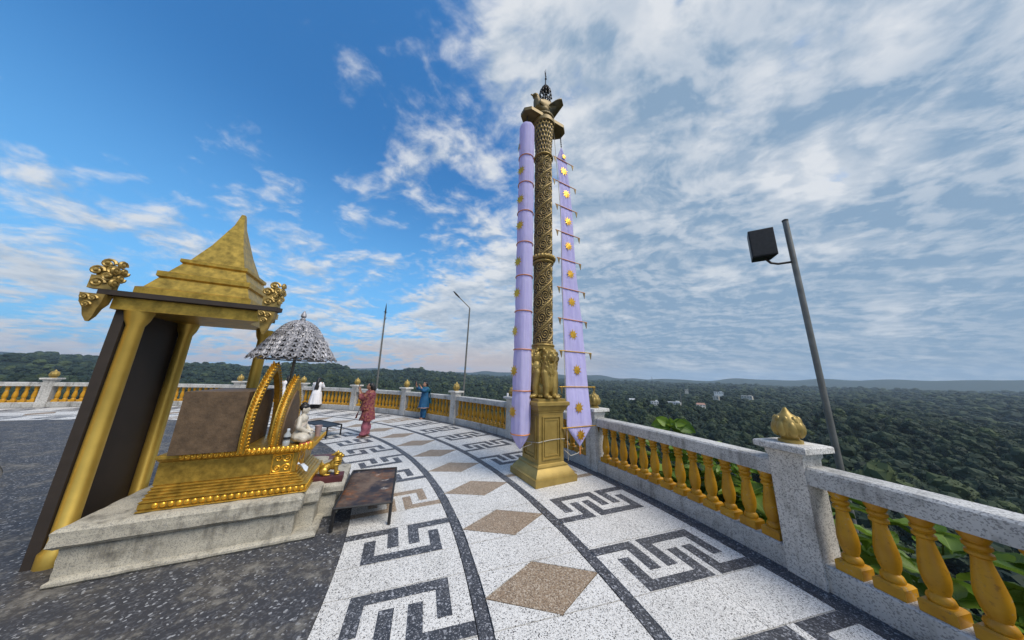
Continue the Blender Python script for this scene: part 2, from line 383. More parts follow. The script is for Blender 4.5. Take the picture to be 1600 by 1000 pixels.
def blob(name, mb, mat, parent=None, vox=0.012, smooth=4, **k):   # closed pieces fused to one continuous skin
    me = mb.mesh(name, mat, True, None); o = link(name, me, parent, **k)
    rm = o.modifiers.new('fuse', 'REMESH'); rm.mode = 'VOXEL'; rm.voxel_size = vox; rm.use_smooth_shade = True
    if smooth:
        sm = o.modifiers.new('soft', 'SMOOTH'); sm.iterations = smooth; sm.factor = 0.5
    return o
def displace(o, strength, size):
    t = bpy.data.textures.new('tx', 'CLOUDS'); t.noise_scale = size
    d = o.modifiers.new('relief', 'DISPLACE'); d.texture = t; d.strength = strength; d.mid_level = 0.5; d.texture_coords = 'LOCAL'

CX, CY = -12.0274, -1.1725                              # centre of the round terrace
def pol(deg, r, z=0.0): return Vector((CX + r * math.cos(R(deg)), CY + r * math.sin(R(deg)), z))
def arc_poly(a0, a1, r0, r1, n=4):
    A = np.linspace(a0, a1, n + 1)
    return [(r1 * math.cos(R(a)), r1 * math.sin(R(a))) for a in A] + [(r0 * math.cos(R(a)), r0 * math.sin(R(a))) for a in A[::-1]]

# ------------------------------------------------------------------ terrain
def terr_h(x, y):
    dx, dy = x - CX, y - CY; r = np.hypot(dx, dy)
    t = np.clip((r - 16.2) / 190, 0, 1)
    z = -0.6 - 60 * (1 - (1 - t) ** 2.2)
    az = np.degrees(np.arctan2(x, y))
    far = np.clip((r - 350) / 1500, 0, 1); far = far * far * (3 - 2 * far)
    roll = 9 * np.sin(x * 0.0061 + 1.3) * np.cos(y * 0.0047 + 0.4) + 7 * np.sin(x * 0.011 + y * 0.009) + 5 * np.sin(y * 0.017 - x * 0.013 + 2)
    z = z + roll * np.clip((r - 120) / 400, 0, 1)
    left = np.clip((12 - az) / 34, 0, 1)
    z = z + left * far * (72 + 9 * np.sin(az * 0.33 + 1) + 6 * np.sin(az * 0.9))        # the wooded ridge on the left
    z = z + (1 - left) * far * 30 * np.clip((r - 900) / 2600, 0, 1)
    return z
def build_terrain():
    rr = np.concatenate([np.linspace(15.9, 60, 18), np.geomspace(66, 7600, 75)]); aa = np.linspace(0, 2 * PI, 181)[:-1]
    v = []; f = []
    for r_ in rr:
        for a in aa:
            x, y = CX + r_ * math.cos(a), CY + r_ * math.sin(a); v.append((x, y, float(terr_h(x, y)) if r_ > 16.1 else -0.6))
    n = len(aa)
    for i in range(len(rr) - 1):
        for j in range(n): k = (j + 1) % n; f.append((i * n + j, i * n + k, (i + 1) * n + k, (i + 1) * n + j))
    mb = MB(); mb.v = v; mb.f = f
    o = struct('terrain', mb, 'hill_ground', ang=None); tag_s(o, 'wooded hill slope and valley floor below the terrace')
    # far blue ranges
    mb = MB(); D = 7400
    for D, base, amp, sd in ((6600, 50, 75, 3), (7300, 105, 120, 8)):
        r2 = np.random.default_rng(sd); ph = r2.uniform(0, 6.28, 8); az = np.linspace(-80, 80, 220)
        prof = base + amp * sum(np.sin(R(1) * az * k + ph[i]) / (i + 1.4) for i, k in enumerate((5, 9, 17, 31, 47, 71))) * 0.42
        rings = []
        for a, h in zip(az, prof):
            sx, cx_ = math.sin(R(a)), math.cos(R(a)); h = max(h, -10)
            rings.append([(sx * (D - 900), cx_ * (D - 900), -75), (sx * (D - 350), cx_ * (D - 350), h * 0.5 - 30), (sx * D, cx_ * D, h), (sx * (D + 500), cx_ * (D + 500), -80)])
        mb.loft(rings, closed=False)
    o = struct('distant_hills', mb, 'hill_ground', ang=None); tag_s(o, 'far blue hill ranges along the horizon')
def tag_s(o, label): o['label'] = label
build_terrain()

# ------------------------------------------------------------------ terrace floor
PER = lambda i: 16.55 + 4.93 * i + 0.03 * i * i          # start angle of each paving period
TW = 2.85                                                # angular width of a key-pattern tile
def build_floor():
    mb = MB(); n = 160
    prof = [(0.02, -0.55), (15.95, -0.55), (15.95, -0.022), (0.02, -0.022)]
    mb.loft([[(CX + r_ * math.cos(2 * PI * j / n), CY + r_ * math.sin(2 * PI * j / n), z) for j in range(n)] for r_, z in prof])
    fl = struct('terrace_floor', mb, 'grout', smooth=False); tag_s(fl, 'round temple terrace paved with patterned terrazzo')
    def slab(name, poly, mat, top=0.0, bot=-0.02, a=0.0):
        o = obj(name, MB().prism(poly, bot, top), mat, fl, smooth=False); o.location = (CX, CY, 0); o.rotation_euler = (0, 0, R(a)); return o
    A0, A1 = -40, 150
    def ring(name, r0, r1, mat, step=30):
        for a in range(A0, A1, step): slab(name, arc_poly(0, step - 0.02, r0, r1, step * 2), mat, a=a)
    g = 0.0048
    ring('dark_paving', 7.0, 11.19, 'worn_dark_floor', 10)
    ring('dark_band', 12.36 + g, 12.475 - g, 'terrazzo_dark', 10)
    ring('dark_band', 13.61 + g, 13.735 - g, 'terrazzo_dark', 10)
    ring('dark_band', 15.35 + g, 15.60, 'terrazzo_dark', 10)
    ZI = 0.0035
    gd = lambda r_: math.degrees(g / r_)
    typ = {}; k = 0
    for i in range(-9, 24):
        brown = (i % 6 == 2); typ[i] = ('A' if (k % 2 == 0) else 'B'); 
        if brown: typ[i] = 'A'
        else: k += 1
    off = 0 if typ[0] == 'A' else 1
    if off:
        for i in typ:
            if i % 6 != 2: typ[i] = 'B' if typ[i] == 'A' else 'A'
    for i in range(-9, 24):
        a = PER(i); nx = PER(i + 1); sp = nx - a - TW
        brown = (i % 6 == 2)
        inl = 'terrazzo_brown' if brown else 'terrazzo_dark'
        # diamond ring
        r0, r1 = 12.475 + g, 13.61 - g; rm = (r0 + r1) / 2; da = gd(rm)
        P_ = lambda ang, r_: (r_ * math.cos(R(ang)), r_ * math.sin(R(ang)))
        m = TW / 2; e = 0.008; ea = math.degrees(e / rm)
        slab('brown_diamond', [P_(m, r1 - 0.004), P_(TW - da, rm), P_(m, r0 + 0.004), P_(da, rm)], 'terrazzo_brown', a=a)
        def off_tri(q):   # shrink about centroid for the joint
            c = np.mean(np.array(q), 0); return [tuple(c + (np.array(p) - c) * 0.975) for p in q]
        for tri in ([P_(da, r0), P_(da, rm - e), P_(m - ea, r0)], [P_(TW - da, r0), P_(m + ea, r0), P_(TW - da, rm - e)],
                    [P_(da, rm + e), P_(da, r1), P_(m - ea, r1)], [P_(TW - da, rm + e), P_(m + ea, r1), P_(TW - da, r1)]):
            slab('white_tile', off_tri(tri), 'terrazzo_white', a=a)
        slab('white_tile', arc_poly(TW + da, nx - a - da, r0, r1, 2), 'terrazzo_white', a=a)
        # outer key ring
        r0, r1 = 13.735 + g, 15.35 - g; da = gd(14.5)
        slab('white_tile', arc_poly(da, TW - da, r0, r1, 3), 'terrazzo_white', a=a)
        slab('white_tile', arc_poly(TW + da, nx - a - da, r0, 14.57 - g / 2, 2), 'terrazzo_white', a=a)
        slab('white_tile', arc_poly(TW + da, nx - a - da, 14.57 + g / 2, r1, 2), 'terrazzo_white', a=a)
        c0 = [13.93 + 0.222 * q for q in range(6)]; wd = 0.135
        bo, to, fr, st = 0.04, TW - 0.12, 0.95, 0.45
        U = lambda z: z if typ[i] == 'A' else TW - z
        def key(poly): slab('key_inlay', [P_(U(b_), a_) for a_, b_ in poly], inl, ZI, -0.004, a=a)
        key([(c0[0], bo), (c0[3] + wd, bo), (c0[3] + wd, to - fr), (c0[3], to - fr), (c0[3], bo + st), (c0[0] + wd, bo + st), (c0[0] + wd, to - fr + 0.05), (c0[0], to - fr + 0.05)])
        key([(r0, to - st), (c0[1], to - st), (c0[1], bo + fr - 0.05), (c0[1] + wd, bo + fr - 0.05), (c0[1] + wd, to), (r0, to)])
        key([(c0[2], bo + fr - 0.05), (c0[2] + wd, bo + fr - 0.05), (c0[2] + wd, to - st), (c0[5], to - st), (c0[5], bo + fr), (c0[5] + wd, bo + fr), (c0[5] + wd, to), (c0[2], to)])
        key([(c0[4], bo), (r1, bo), (r1, bo + st), (c0[4] + wd, bo + st), (c0[4] + wd, to - fr), (c0[4], to - fr)])
        # inner key ring
        r0, r1 = 11.19 + g, 12.36 - g; da = gd(11.8)
        slab('white_tile', arc_poly(da, TW + 0.2 - da, r0, r1, 3), 'terrazzo_white', a=a)
        slab('white_tile', arc_poly(TW + 0.2 + da, nx - a - da, r0, r1, 2), 'terrazzo_white', a=a)
        c0 = [11.4, 11.635, 11.857, 12.08]; wd = 0.115; to = TW + 0.12; st = 0.55; fr = 1.0
        U = lambda z: z if typ[i] == 'A' else TW + 0.16 - z
        key([(c0[0], bo + fr), (c0[0] + wd, bo + fr), (c0[0] + wd, to - st), (c0[3], to - st), (c0[3], bo + fr), (c0[3] + wd, bo + fr), (c0[3] + wd, to), (c0[0], to)])
        key([(r0, bo), (c0[1] + wd, bo), (c0[1] + wd, to - fr), (c0[1], to - fr), (c0[1], bo + st), (r0, bo + st)])
        key([(c0[2], bo), (r1, bo), (r1, bo + st), (c0[2] + wd, bo + st), (c0[2] + wd, to - fr), (c0[2], to - fr)])
build_floor()

# ------------------------------------------------------------------ balustrade
def build_balustrade():
    t = thing('balustrade', 'curved stone balustrade with mustard yellow balusters round the terrace edge', 'balustrade', (CX, CY, 0))
    A0 = 27.45; SP = 11.9; ks = range(-3, 10); NB_ = 13
    rb = 15.685
    prof = [(0.075, 0.0), (0.075, 0.03)]
    mb = MB()
    mb.sqlathe([(0.083, 0.0), (0.083, 0.075), (0.070, 0.09)])
    mb.lathe([(0.060, 0.085), (0.068, 0.11), (0.060, 0.135), (0.046, 0.15), (0.062, 0.20), (0.070, 0.26), (0.068, 0.31), (0.055, 0.40), (0.042, 0.48), (0.040, 0.505), (0.058, 0.52), (0.058, 0.54), (0.045, 0.552), (0.060, 0.57), (0.060, 0.59), (0.050, 0.60), (0.068, 0.635), (0.072, 0.676)], 14)
    bal = mb.mesh('baluster', 'mustard', True, 35)
    def arcblock(name, a0, a1, r0, r1, z0, z1, mat, ch=0.012, n=14):
        A = np.linspace(a0, a1, n)
        sec = [(r0, z0), (r1, z0), (r1, z1 - ch), (r1 - ch, z1), (r0 + ch, z1), (r0, z1 - ch)]
        rings = [[(r_ * math.cos(R(a)), r_ * math.sin(R(a)), z) for r_, z in sec] for a in A]
        return obj(name, MB().loft(rings), mat, t, True, 30)
    pm = MB().sqlathe([(0.145, 0.0), (0.145, 1.10), (0.16, 1.13), (0.16, 1.165)]).mesh('post', 'post_stone', True, 30)
    cm = MB().sqlathe([(0.17, 1.165), (0.225, 1.185), (0.225, 1.235), (0.215, 1.247)]).mesh('cap', 'post_stone', True, 30)
    fb = MB().lathe([(0.10, 1.247), (0.10, 1.275), (0.07, 1.29), (0.085, 1.31), (0.125, 1.37), (0.132, 1.42), (0.11, 1.485), (0.07, 1.53), (0.045, 1.55), (0.03, 1.575), (0.012, 1.61)], 18)
    for k in range(8):                                   # petals of the bud
        a = 2 * PI * k / 8
        fb.ball((0.098 * math.cos(a), 0.098 * math.sin(a), 1.39), (0.045, 0.045, 0.085), 8, 6)
        fb.ball((0.088 * math.cos(a + PI / 8), 0.088 * math.sin(a + PI / 8), 1.465), (0.032, 0.032, 0.06), 8, 6)
    fm = fb.mesh('finial', 'gold_paint', True, 50)
    for k in ks:
        a = A0 + SP * k; x, y = rb * math.cos(R(a)), rb * math.sin(R(a))
        p = link('post', pm, t, (x, y, 0), R(a)); link('cap', cm, p); link('finial', fm, p)
        if k == ks[-1]: continue
        h = math.degrees(0.145 / rb)
        arcblock('plinth', a + h, a + SP - h, 15.57, 15.80, -0.55, 0.215, 'rail_stone')
        arcblock('rail', a + h, a + SP - h, 15.555, 15.815, 0.889, 1.055, 'rail_stone', 0.02)
        for j in range(NB_):
            b = a + SP / 2 + (j - (NB_ - 1) / 2) * 0.815
            link('baluster', bal, t, (rb * math.cos(R(b)), rb * math.sin(R(b)), 0.2145), R(b))
build_balustrade()
lc = MB().lathe([(0.03, 0), (0.035, 0.10), (0.032, 0.105), (0.03, 0.10), (0.027, 0.01)], 12)
pp = pol(27.45 + 11.9, 15.685); 
o = obj('drinking_cup', lc, 'white_cloth', None); o.location = (pp.x - 0.17, pp.y - 0.05, 1.247); tag(o, 'small white cup left on the balustrade post cap beside the lilac tube banner', 'cup')

# ------------------------------------------------------------------ the banner column
PCX, PCY, PA = 0.68, 5.56, R(27.97)
def relief_cyl(name, z0, z1, rad_fn, h_fn, nu, nv, depth, mat, parent):
    u = np.linspace(0, 2 * PI, nu + 1)[:-1]; z = np.linspace(z0, z1, nv)
    Ug, Zg = np.meshgrid(u, z); Hh = h_fn(Ug, Zg); Rr = rad_fn(Zg) + depth * (Hh - 0.5)
    v = np.stack([Rr * np.cos(Ug), Rr * np.sin(Ug), Zg], -1).reshape(-1, 3)
    i = np.arange(nv - 1)[:, None] * nu; j = np.arange(nu)[None, :]; k = (j + 1) % nu
    f = np.stack([i + j, i + k, i + nu + k, i + nu + j], -1).reshape(-1, 4)
    me = bpy.data.meshes.new(name); me.from_pydata(v.tolist(), [], f.tolist())
    at = me.attributes.new('relief', 'FLOAT', 'POINT'); at.data.foreach_set('value', Hh.reshape(-1).astype(np.float32))
    me.materials.append(MATS[mat]); me.shade_smooth()
    return link(name, me, parent)
def scroll_h(U, Z):                                      # helical ribs with scrollwork between them
    nst, pitch = 3, 1.26
    s = (U / (2 * PI) * pitch - Z * 1.0) / (pitch / nst)
    fr = s - np.floor(s); row = np.floor(s)
    rib = np.exp(-((np.minimum(fr, 1 - fr)) / 0.055) ** 4)
    arc = U * 0.205 * 1.0 + Z * 0.55
    cell = 0.24
    q = arc / cell + row * 0.5; cf = q - np.floor(q); ci = np.floor(q)
    x = (cf - 0.5) * cell; y = (fr - 0.5) * (pitch / nst) * 0.78
    rr = np.hypot(x, y) + 1e-4; th = np.arctan2(y, x)
    sgn = np.where((ci % 2) == 0, 1.0, -1.0)
    sp = 0.5 + 0.5 * np.cos(sgn * th + 2 * PI * rr / 0.054)
    sp = sp ** 1.2 * (rr < 0.12) + (rr >= 0.12) * (0.5 + 0.5 * np.cos(5 * th + 120 * x) * np.cos(105 * y))
    leaf = 0.5 + 0.5 * np.sin(U * 21 + 6 * np.sin(Z * 17)) * np.sin(Z * 60 + 3 * np.sin(U * 5))
    h = 0.78 * sp + 0.18 * leaf
    return np.clip(np.maximum(h, rib * 1.0), 0, 1)
def lotus_h(U, Z):
    a = 0.5 + 0.5 * np.cos(U * 18 + np.where(np.floor((Z - 7.3) / 0.125) % 2 == 0, 0, PI)); b = 0.5 + 0.5 * np.cos((Z - 7.3) / 0.125 * 2 * PI)
    return np.clip(a * 0.6 + b * 0.45, 0, 1)
def build_column():
    t = thing('banner_column', 'tall gilded column with carved shaft, seated lions and a bird on top', 'column', (PCX, PCY, 0), PA)
    # pedestal (square, turned with the terrace)
    ped = obj('pedestal', MB().sqlathe([(0.465, 0.002), (0.465, 0.115), (0.435, 0.125), (0.425, 0.15), (0.36, 0.235), (0.345, 0.25), (0.345, 0.275), (0.30, 0.30), (0.29, 0.31), (0.29, 1.20), (0.305, 1.215), (0.305, 1.235), (0.325, 1.25), (0.36, 1.33), (0.385, 1.345), (0.385, 1.40), (0.365, 1.415), (0.33, 1.42), (0.33, 1.465)]), 'gold_paint', t, True, 25)
    for k in range(4):
        a = k * PI / 2; m = MB()
        W, z0, z1, fw_ = 0.215, 0.38, 1.14, 0.022
        fr = [(0, z0 + fw_ / 2, 2 * W, fw_), (0, z1 - fw_ / 2, 2 * W, fw_), (-W + fw_ / 2, (z0 + z1) / 2, fw_, z1 - z0 - 2 * fw_), (W - fw_ / 2, (z0 + z1) / 2, fw_, z1 - z0 - 2 * fw_)]
        for y, z, wy, hz in fr: m.box((0.300, y, z), (0.026, wy, hz))
        for y, z, wy, hz in fr:
            s_ = 0.055; m.box((0.295, y * (1 - s_ / W) if wy < 0.1 else 0, z + (s_ if z < 0.5 else -s_ if z > 1.0 else 0), ), (0.016, wy if wy < 0.1 else 2 * (W - s_), hz if wy > 0.1 else hz - 2 * s_))
        obj('panel_frame', m, 'gold_paint', ped, False, rz=a)
    # lions
    lm = MB()
    lm.ball((0.10, 0, 0.40), (0.17, 0.15, 0.34), 16, 10)                       # chest and mane
    lm.ball((0.15, 0, 0.60), (0.15, 0.16, 0.20), 16, 10)
    lm.ball((0.16, 0, 0.83), (0.15, 0.155, 0.17), 16, 10)                      # mane round the head
    lm.ball((0.235, 0, 0.855), (0.105, 0.100, 0.115), 14, 10); lm.caps((0.325, -0.05, 0.905), (0.325, 0.05, 0.905), 0.018, 0.018, 8)                     # face
    lm.ball((0.31, 0, 0.80), (0.075, 0.062, 0.058), 12, 8); lm.ball((0.315, 0, 0.755), (0.05, 0.045, 0.035), 10, 8)
    lm.caps((0.30, 0, 0.90), (0.365, 0, 0.825), 0.026, 0.032)
    for s in (-1, 1):
        lm.ball((0.18, s * 0.125, 0.965), (0.03, 0.035, 0.04)); lm.ball((0.305, s * 0.045, 0.885), (0.02, 0.025, 0.016)); lm.ball((0.28, s * 0.06, 0.82), (0.05, 0.04, 0.05))
        lm.caps((0.17, s * 0.105, 0.50), (0.215, s * 0.095, 0.22), 0.085, 0.062); lm.caps((0.215, s * 0.095, 0.22), (0.205, s * 0.095, 0.07), 0.060, 0.055)
        lm.ball((0.255, s * 0.095, 0.040), (0.09, 0.065, 0.042), 12, 7)
        for q in (-0.036, 0, 0.036): lm.ball((0.33, s * 0.095 + q, 0.03), (0.03, 0.018, 0.028), 8, 6)
        lm.ball((0.02, s * 0.15, 0.16), (0.13, 0.07, 0.15), 12, 8); lm.ball((0.10, s * 0.18, 0.035), (0.10, 0.045, 0.035), 10, 6)
    lm.ball((-0.02, 0, 0.25), (0.15, 0.15, 0.25), 14, 8)
    for i in range(26):                                                        # mane locks
        zz = 0.93 - 0.56 * (i / 26); a = rng.uniform(-1.5, 1.5)
        for s in (-1, 1):
            a = rng.uniform(0.15, 1.75) * s; rx = 0.165 + 0.02 * math.sin(zz * 9)
            if zz > 0.74 and abs(a) < 0.9: continue
            cx_ = 0.135 if zz > 0.5 else 0.10
            lm.caps((cx_ + rx * math.cos(a), 0.155 * math.sin(a), zz), (cx_ + (rx + 0.01) * math.cos(a) * 0.98, 0.150 * math.sin(a) - 0.02 * s, zz - 0.085), 0.024, 0.010, 6)
    l0 = None
    for k in range(4):
        a = k * PI / 2
        o = blob('lion', lm, 'gold_paint', t, 0.0085, 1) if l0 is None else link('lion', l0.data, t)
        if l0 is None: l0 = o
        else:
            for md in l0.modifiers:
                m2 = o.modifiers.new(md.name, md.type)
                for pr in (('mode', 'voxel_size', 'use_smooth_shade') if md.type == 'REMESH' else ('iterations', 'factor')): setattr(m2, pr, getattr(md, pr))
        o.location = (0.04 * math.cos(a), 0.04 * math.sin(a), 1.465); o.rotation_euler = (0, 0, a)
    obj('core', MB().lathe([(0.20, 1.465), (0.185, 1.6), (0.185, 2.42), (0.235, 2.44), (0.24, 2.50), (0.215, 2.525)], 24), 'gold_paint', t)
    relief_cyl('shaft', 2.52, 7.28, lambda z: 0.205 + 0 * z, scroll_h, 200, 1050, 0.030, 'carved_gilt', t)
    ring = MB()
    for zc, rr, th_ in ((4.53, 0.222, 0.055), (4.43, 0.215, 0.03), (7.29, 0.222, 0.028), (2.53, 0.222, 0.03)):
        ring.tube([(rr * math.cos(2 * PI * k / 40), rr * math.sin(2 * PI * k / 40), zc) for k in range(40)], th_, 10, True)
    for k in range(22):
        a = 2 * PI * k / 22; ring.ball((0.262 * math.cos(a), 0.262 * math.sin(a), 4.53), (0.03, 0.03, 0.05), 8, 6)
    obj('shaft_ring', ring, 'carved_gilt_plain', t)
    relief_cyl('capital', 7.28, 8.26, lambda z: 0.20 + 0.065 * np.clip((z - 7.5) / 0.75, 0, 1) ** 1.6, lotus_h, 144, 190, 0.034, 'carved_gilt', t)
    obj('neck', MB().lathe([(0.25, 8.24), (0.30, 8.27), (0.30, 8.35), (0.27, 8.37), (0.27, 8.42)], 30), 'bronze_gilt', t)
    hexp = [(-0.64, -0.09), (-0.64, 0.09), (-0.50, 0.21), (0.50, 0.21), (0.64, 0.09), (0.64, -0.09), (0.50, -0.21), (-0.50, -0.21)]
    obj('bracket_slab', MB().prism(hexp, 8.37, 8.46), 'bronze_gilt', t, False)
    # the bird
    b = MB()
    b.lathe([(0.27, 8.46), (0.285, 8.50), (0.25, 8.56), (0.20, 8.62), (0.12, 8.66)], 24)
    b.ball((-0.10, 0, 8.82), (0.24, 0.18, 0.21), 16, 10, Matrix.Rotation(R(18), 3, 'Y'))
    b.caps((-0.22, 0, 8.86), (-0.29, 0, 9.06), 0.16, 0.11, 12); b.caps((-0.29, 0, 9.06), (-0.30, 0, 9.20), 0.105, 0.080, 12)
    b.ball((-0.335, 0, 9.25), (0.105, 0.085, 0.080), 12, 8); b.caps((-0.40, 0, 9.255), (-0.50, 0, 9.215), 0.034, 0.016); b.caps((-0.40, 0, 9.235), (-0.47, 0, 9.185), 0.022, 0.012)
    b.caps((-0.33, 0, 9.31), (-0.28, 0, 9.335), 0.02, 0.012)
    for s in (-1, 1): b.caps((-0.12, s * 0.07, 8.72), (-0.14, s * 0.09, 8.58), 0.035, 0.03)
    b.v = [(x * 0.92 + 0.06 if z > 8.6 else x, y, z if z < 8.66 else 8.66 + (z - 8.66) * 0.86) for x, y, z in b.v]
    bird = blob('bird', b, 'bronze_gilt', t, 0.012, 3)
    # tail: a broad cupped fan swept up and back; two folded wings
    rings = []
    for i in range(10):
        q = i / 9; x = -0.02 + 0.52 * q; wz = 8.82 + 0.20 * math.sin(q * 1.7); hw = 0.12 + 0.24 * math.sin(min(1, q * 1.25) * PI * 0.62) * (1 - 0.55 * max(0, q - 0.7) / 0.3)
        top = [(x, hw * c_, wz + 0.13 * (1 - c_ * c_) * (1 - q * 0.6) + 0.10 * q) for c_ in np.linspace(-1, 1, 9)]
        bot = [(x, hw * c_, wz - 0.05 * (1 - c_ * c_) * (1 - q) - 0.02 + 0.10 * q) for c_ in np.linspace(1, -1, 9)]
        rings.append(top + bot)
    obj('tail', MB().loft(rings), 'bronze_gilt', bird, True, 60)
    for s in (-1, 1):
        rings = []
        for i in range(8):
            q = i / 7; x = -0.22 + 0.50 * q; z = 8.86 + 0.10 * q; hh = 0.13 * math.sin((0.15 + 0.8 * q) * PI)
            rings.append([(x, s * (0.16 + 0.03 * math.cos(a)), z + hh * math.sin(a)) for a in np.linspace(0, 2 * PI, 10)[:-1]])
        obj('wing', MB().loft(rings), 'bronze_gilt', bird, True, 60)
    # the openwork metal finial
    h = MB(); hx = 0.06
    h.tube([(hx, 0, 8.95), (hx, 0, 9.75), (hx + 0.01, 0, 10.02), (hx + 0.015, 0, 10.36)], [0.022, 0.018, 0.012, 0.004], 6)
    h.tube([(hx + 0.01, 0, 10.05), (hx - 0.03, -0.03, 10.13), (hx - 0.05, -0.04, 10.20)], [0.01, 0.012, 0.004], 5); h.tube([(hx + 0.01, 0, 10.08), (hx + 0.05, 0.03, 10.14), (hx + 0.06, 0.04, 10.2)], [0.01, 0.012, 0.004], 5)
    h.ball((hx + 0.012, 0, 10.0), 0.03, 8, 6); h.lathe([(0.01, 9.78), (0.05, 9.74), (0.09, 9.66), (0.10, 9.64), (0.05, 9.70)], 12, (hx, 0, 0))
    for zc, rr in ((9.64, 0.10), (9.52, 0.15), (9.38, 0.165), (9.26, 0.12)):
        h.tube([(hx + rr * math.cos(2 * PI * k / 16), rr * math.sin(2 * PI * k / 16), zc) for k in range(16)], 0.008, 5, True)
        for k in range(4): h.tube([(hx, 0, zc + 0.05), (hx + rr * math.cos(k * PI / 2), rr * math.sin(k * PI / 2), zc)], 0.006, 4)
        for k in range(12):
            a = 2 * PI * k / 12; x, y = hx + rr * math.cos(a), rr * math.sin(a)
            h.caps((x, y, zc), (x, y, zc - 0.05), 0.005, 0.018, 6); h.ball((x * 1.0, y * 1.0, zc - 0.075), (0.026, 0.026, 0.03), 6, 5)
    obj('finial', h, 'dark_iron', t)
    # rope round the pedestal
    rp = MB(); pts = []
    hs = 0.305
    for c_, (x, y) in enumerate([(-hs, -hs), (hs, -hs), (hs, hs), (-hs, hs)]):
        x2, y2 = [(-hs, -hs), (hs, -hs), (hs, hs), (-hs, hs)][(c_ + 1) % 4]
        for q in np.linspace(0, 1, 6)[:-1]: pts.append((x + (x2 - x) * q, y + (y2 - y) * q, 0.66 + 0.06 * math.sin((c_ + q) * PI / 2 + 0.5)))
    rp.tube(pts, 0.007, 6, True)
    o = obj('tie_rope', rp, 'rope'); o.location = (PCX, PCY, 0); o.rotation_euler = (0, 0, PA); tag(o, 'thin pale rope tied round the gilded column pedestal', 'rope')
simple('carved_gilt_plain', (0.36, 0.25, 0.075), 0.45, 0.45, 0.45, 14)
build_column()

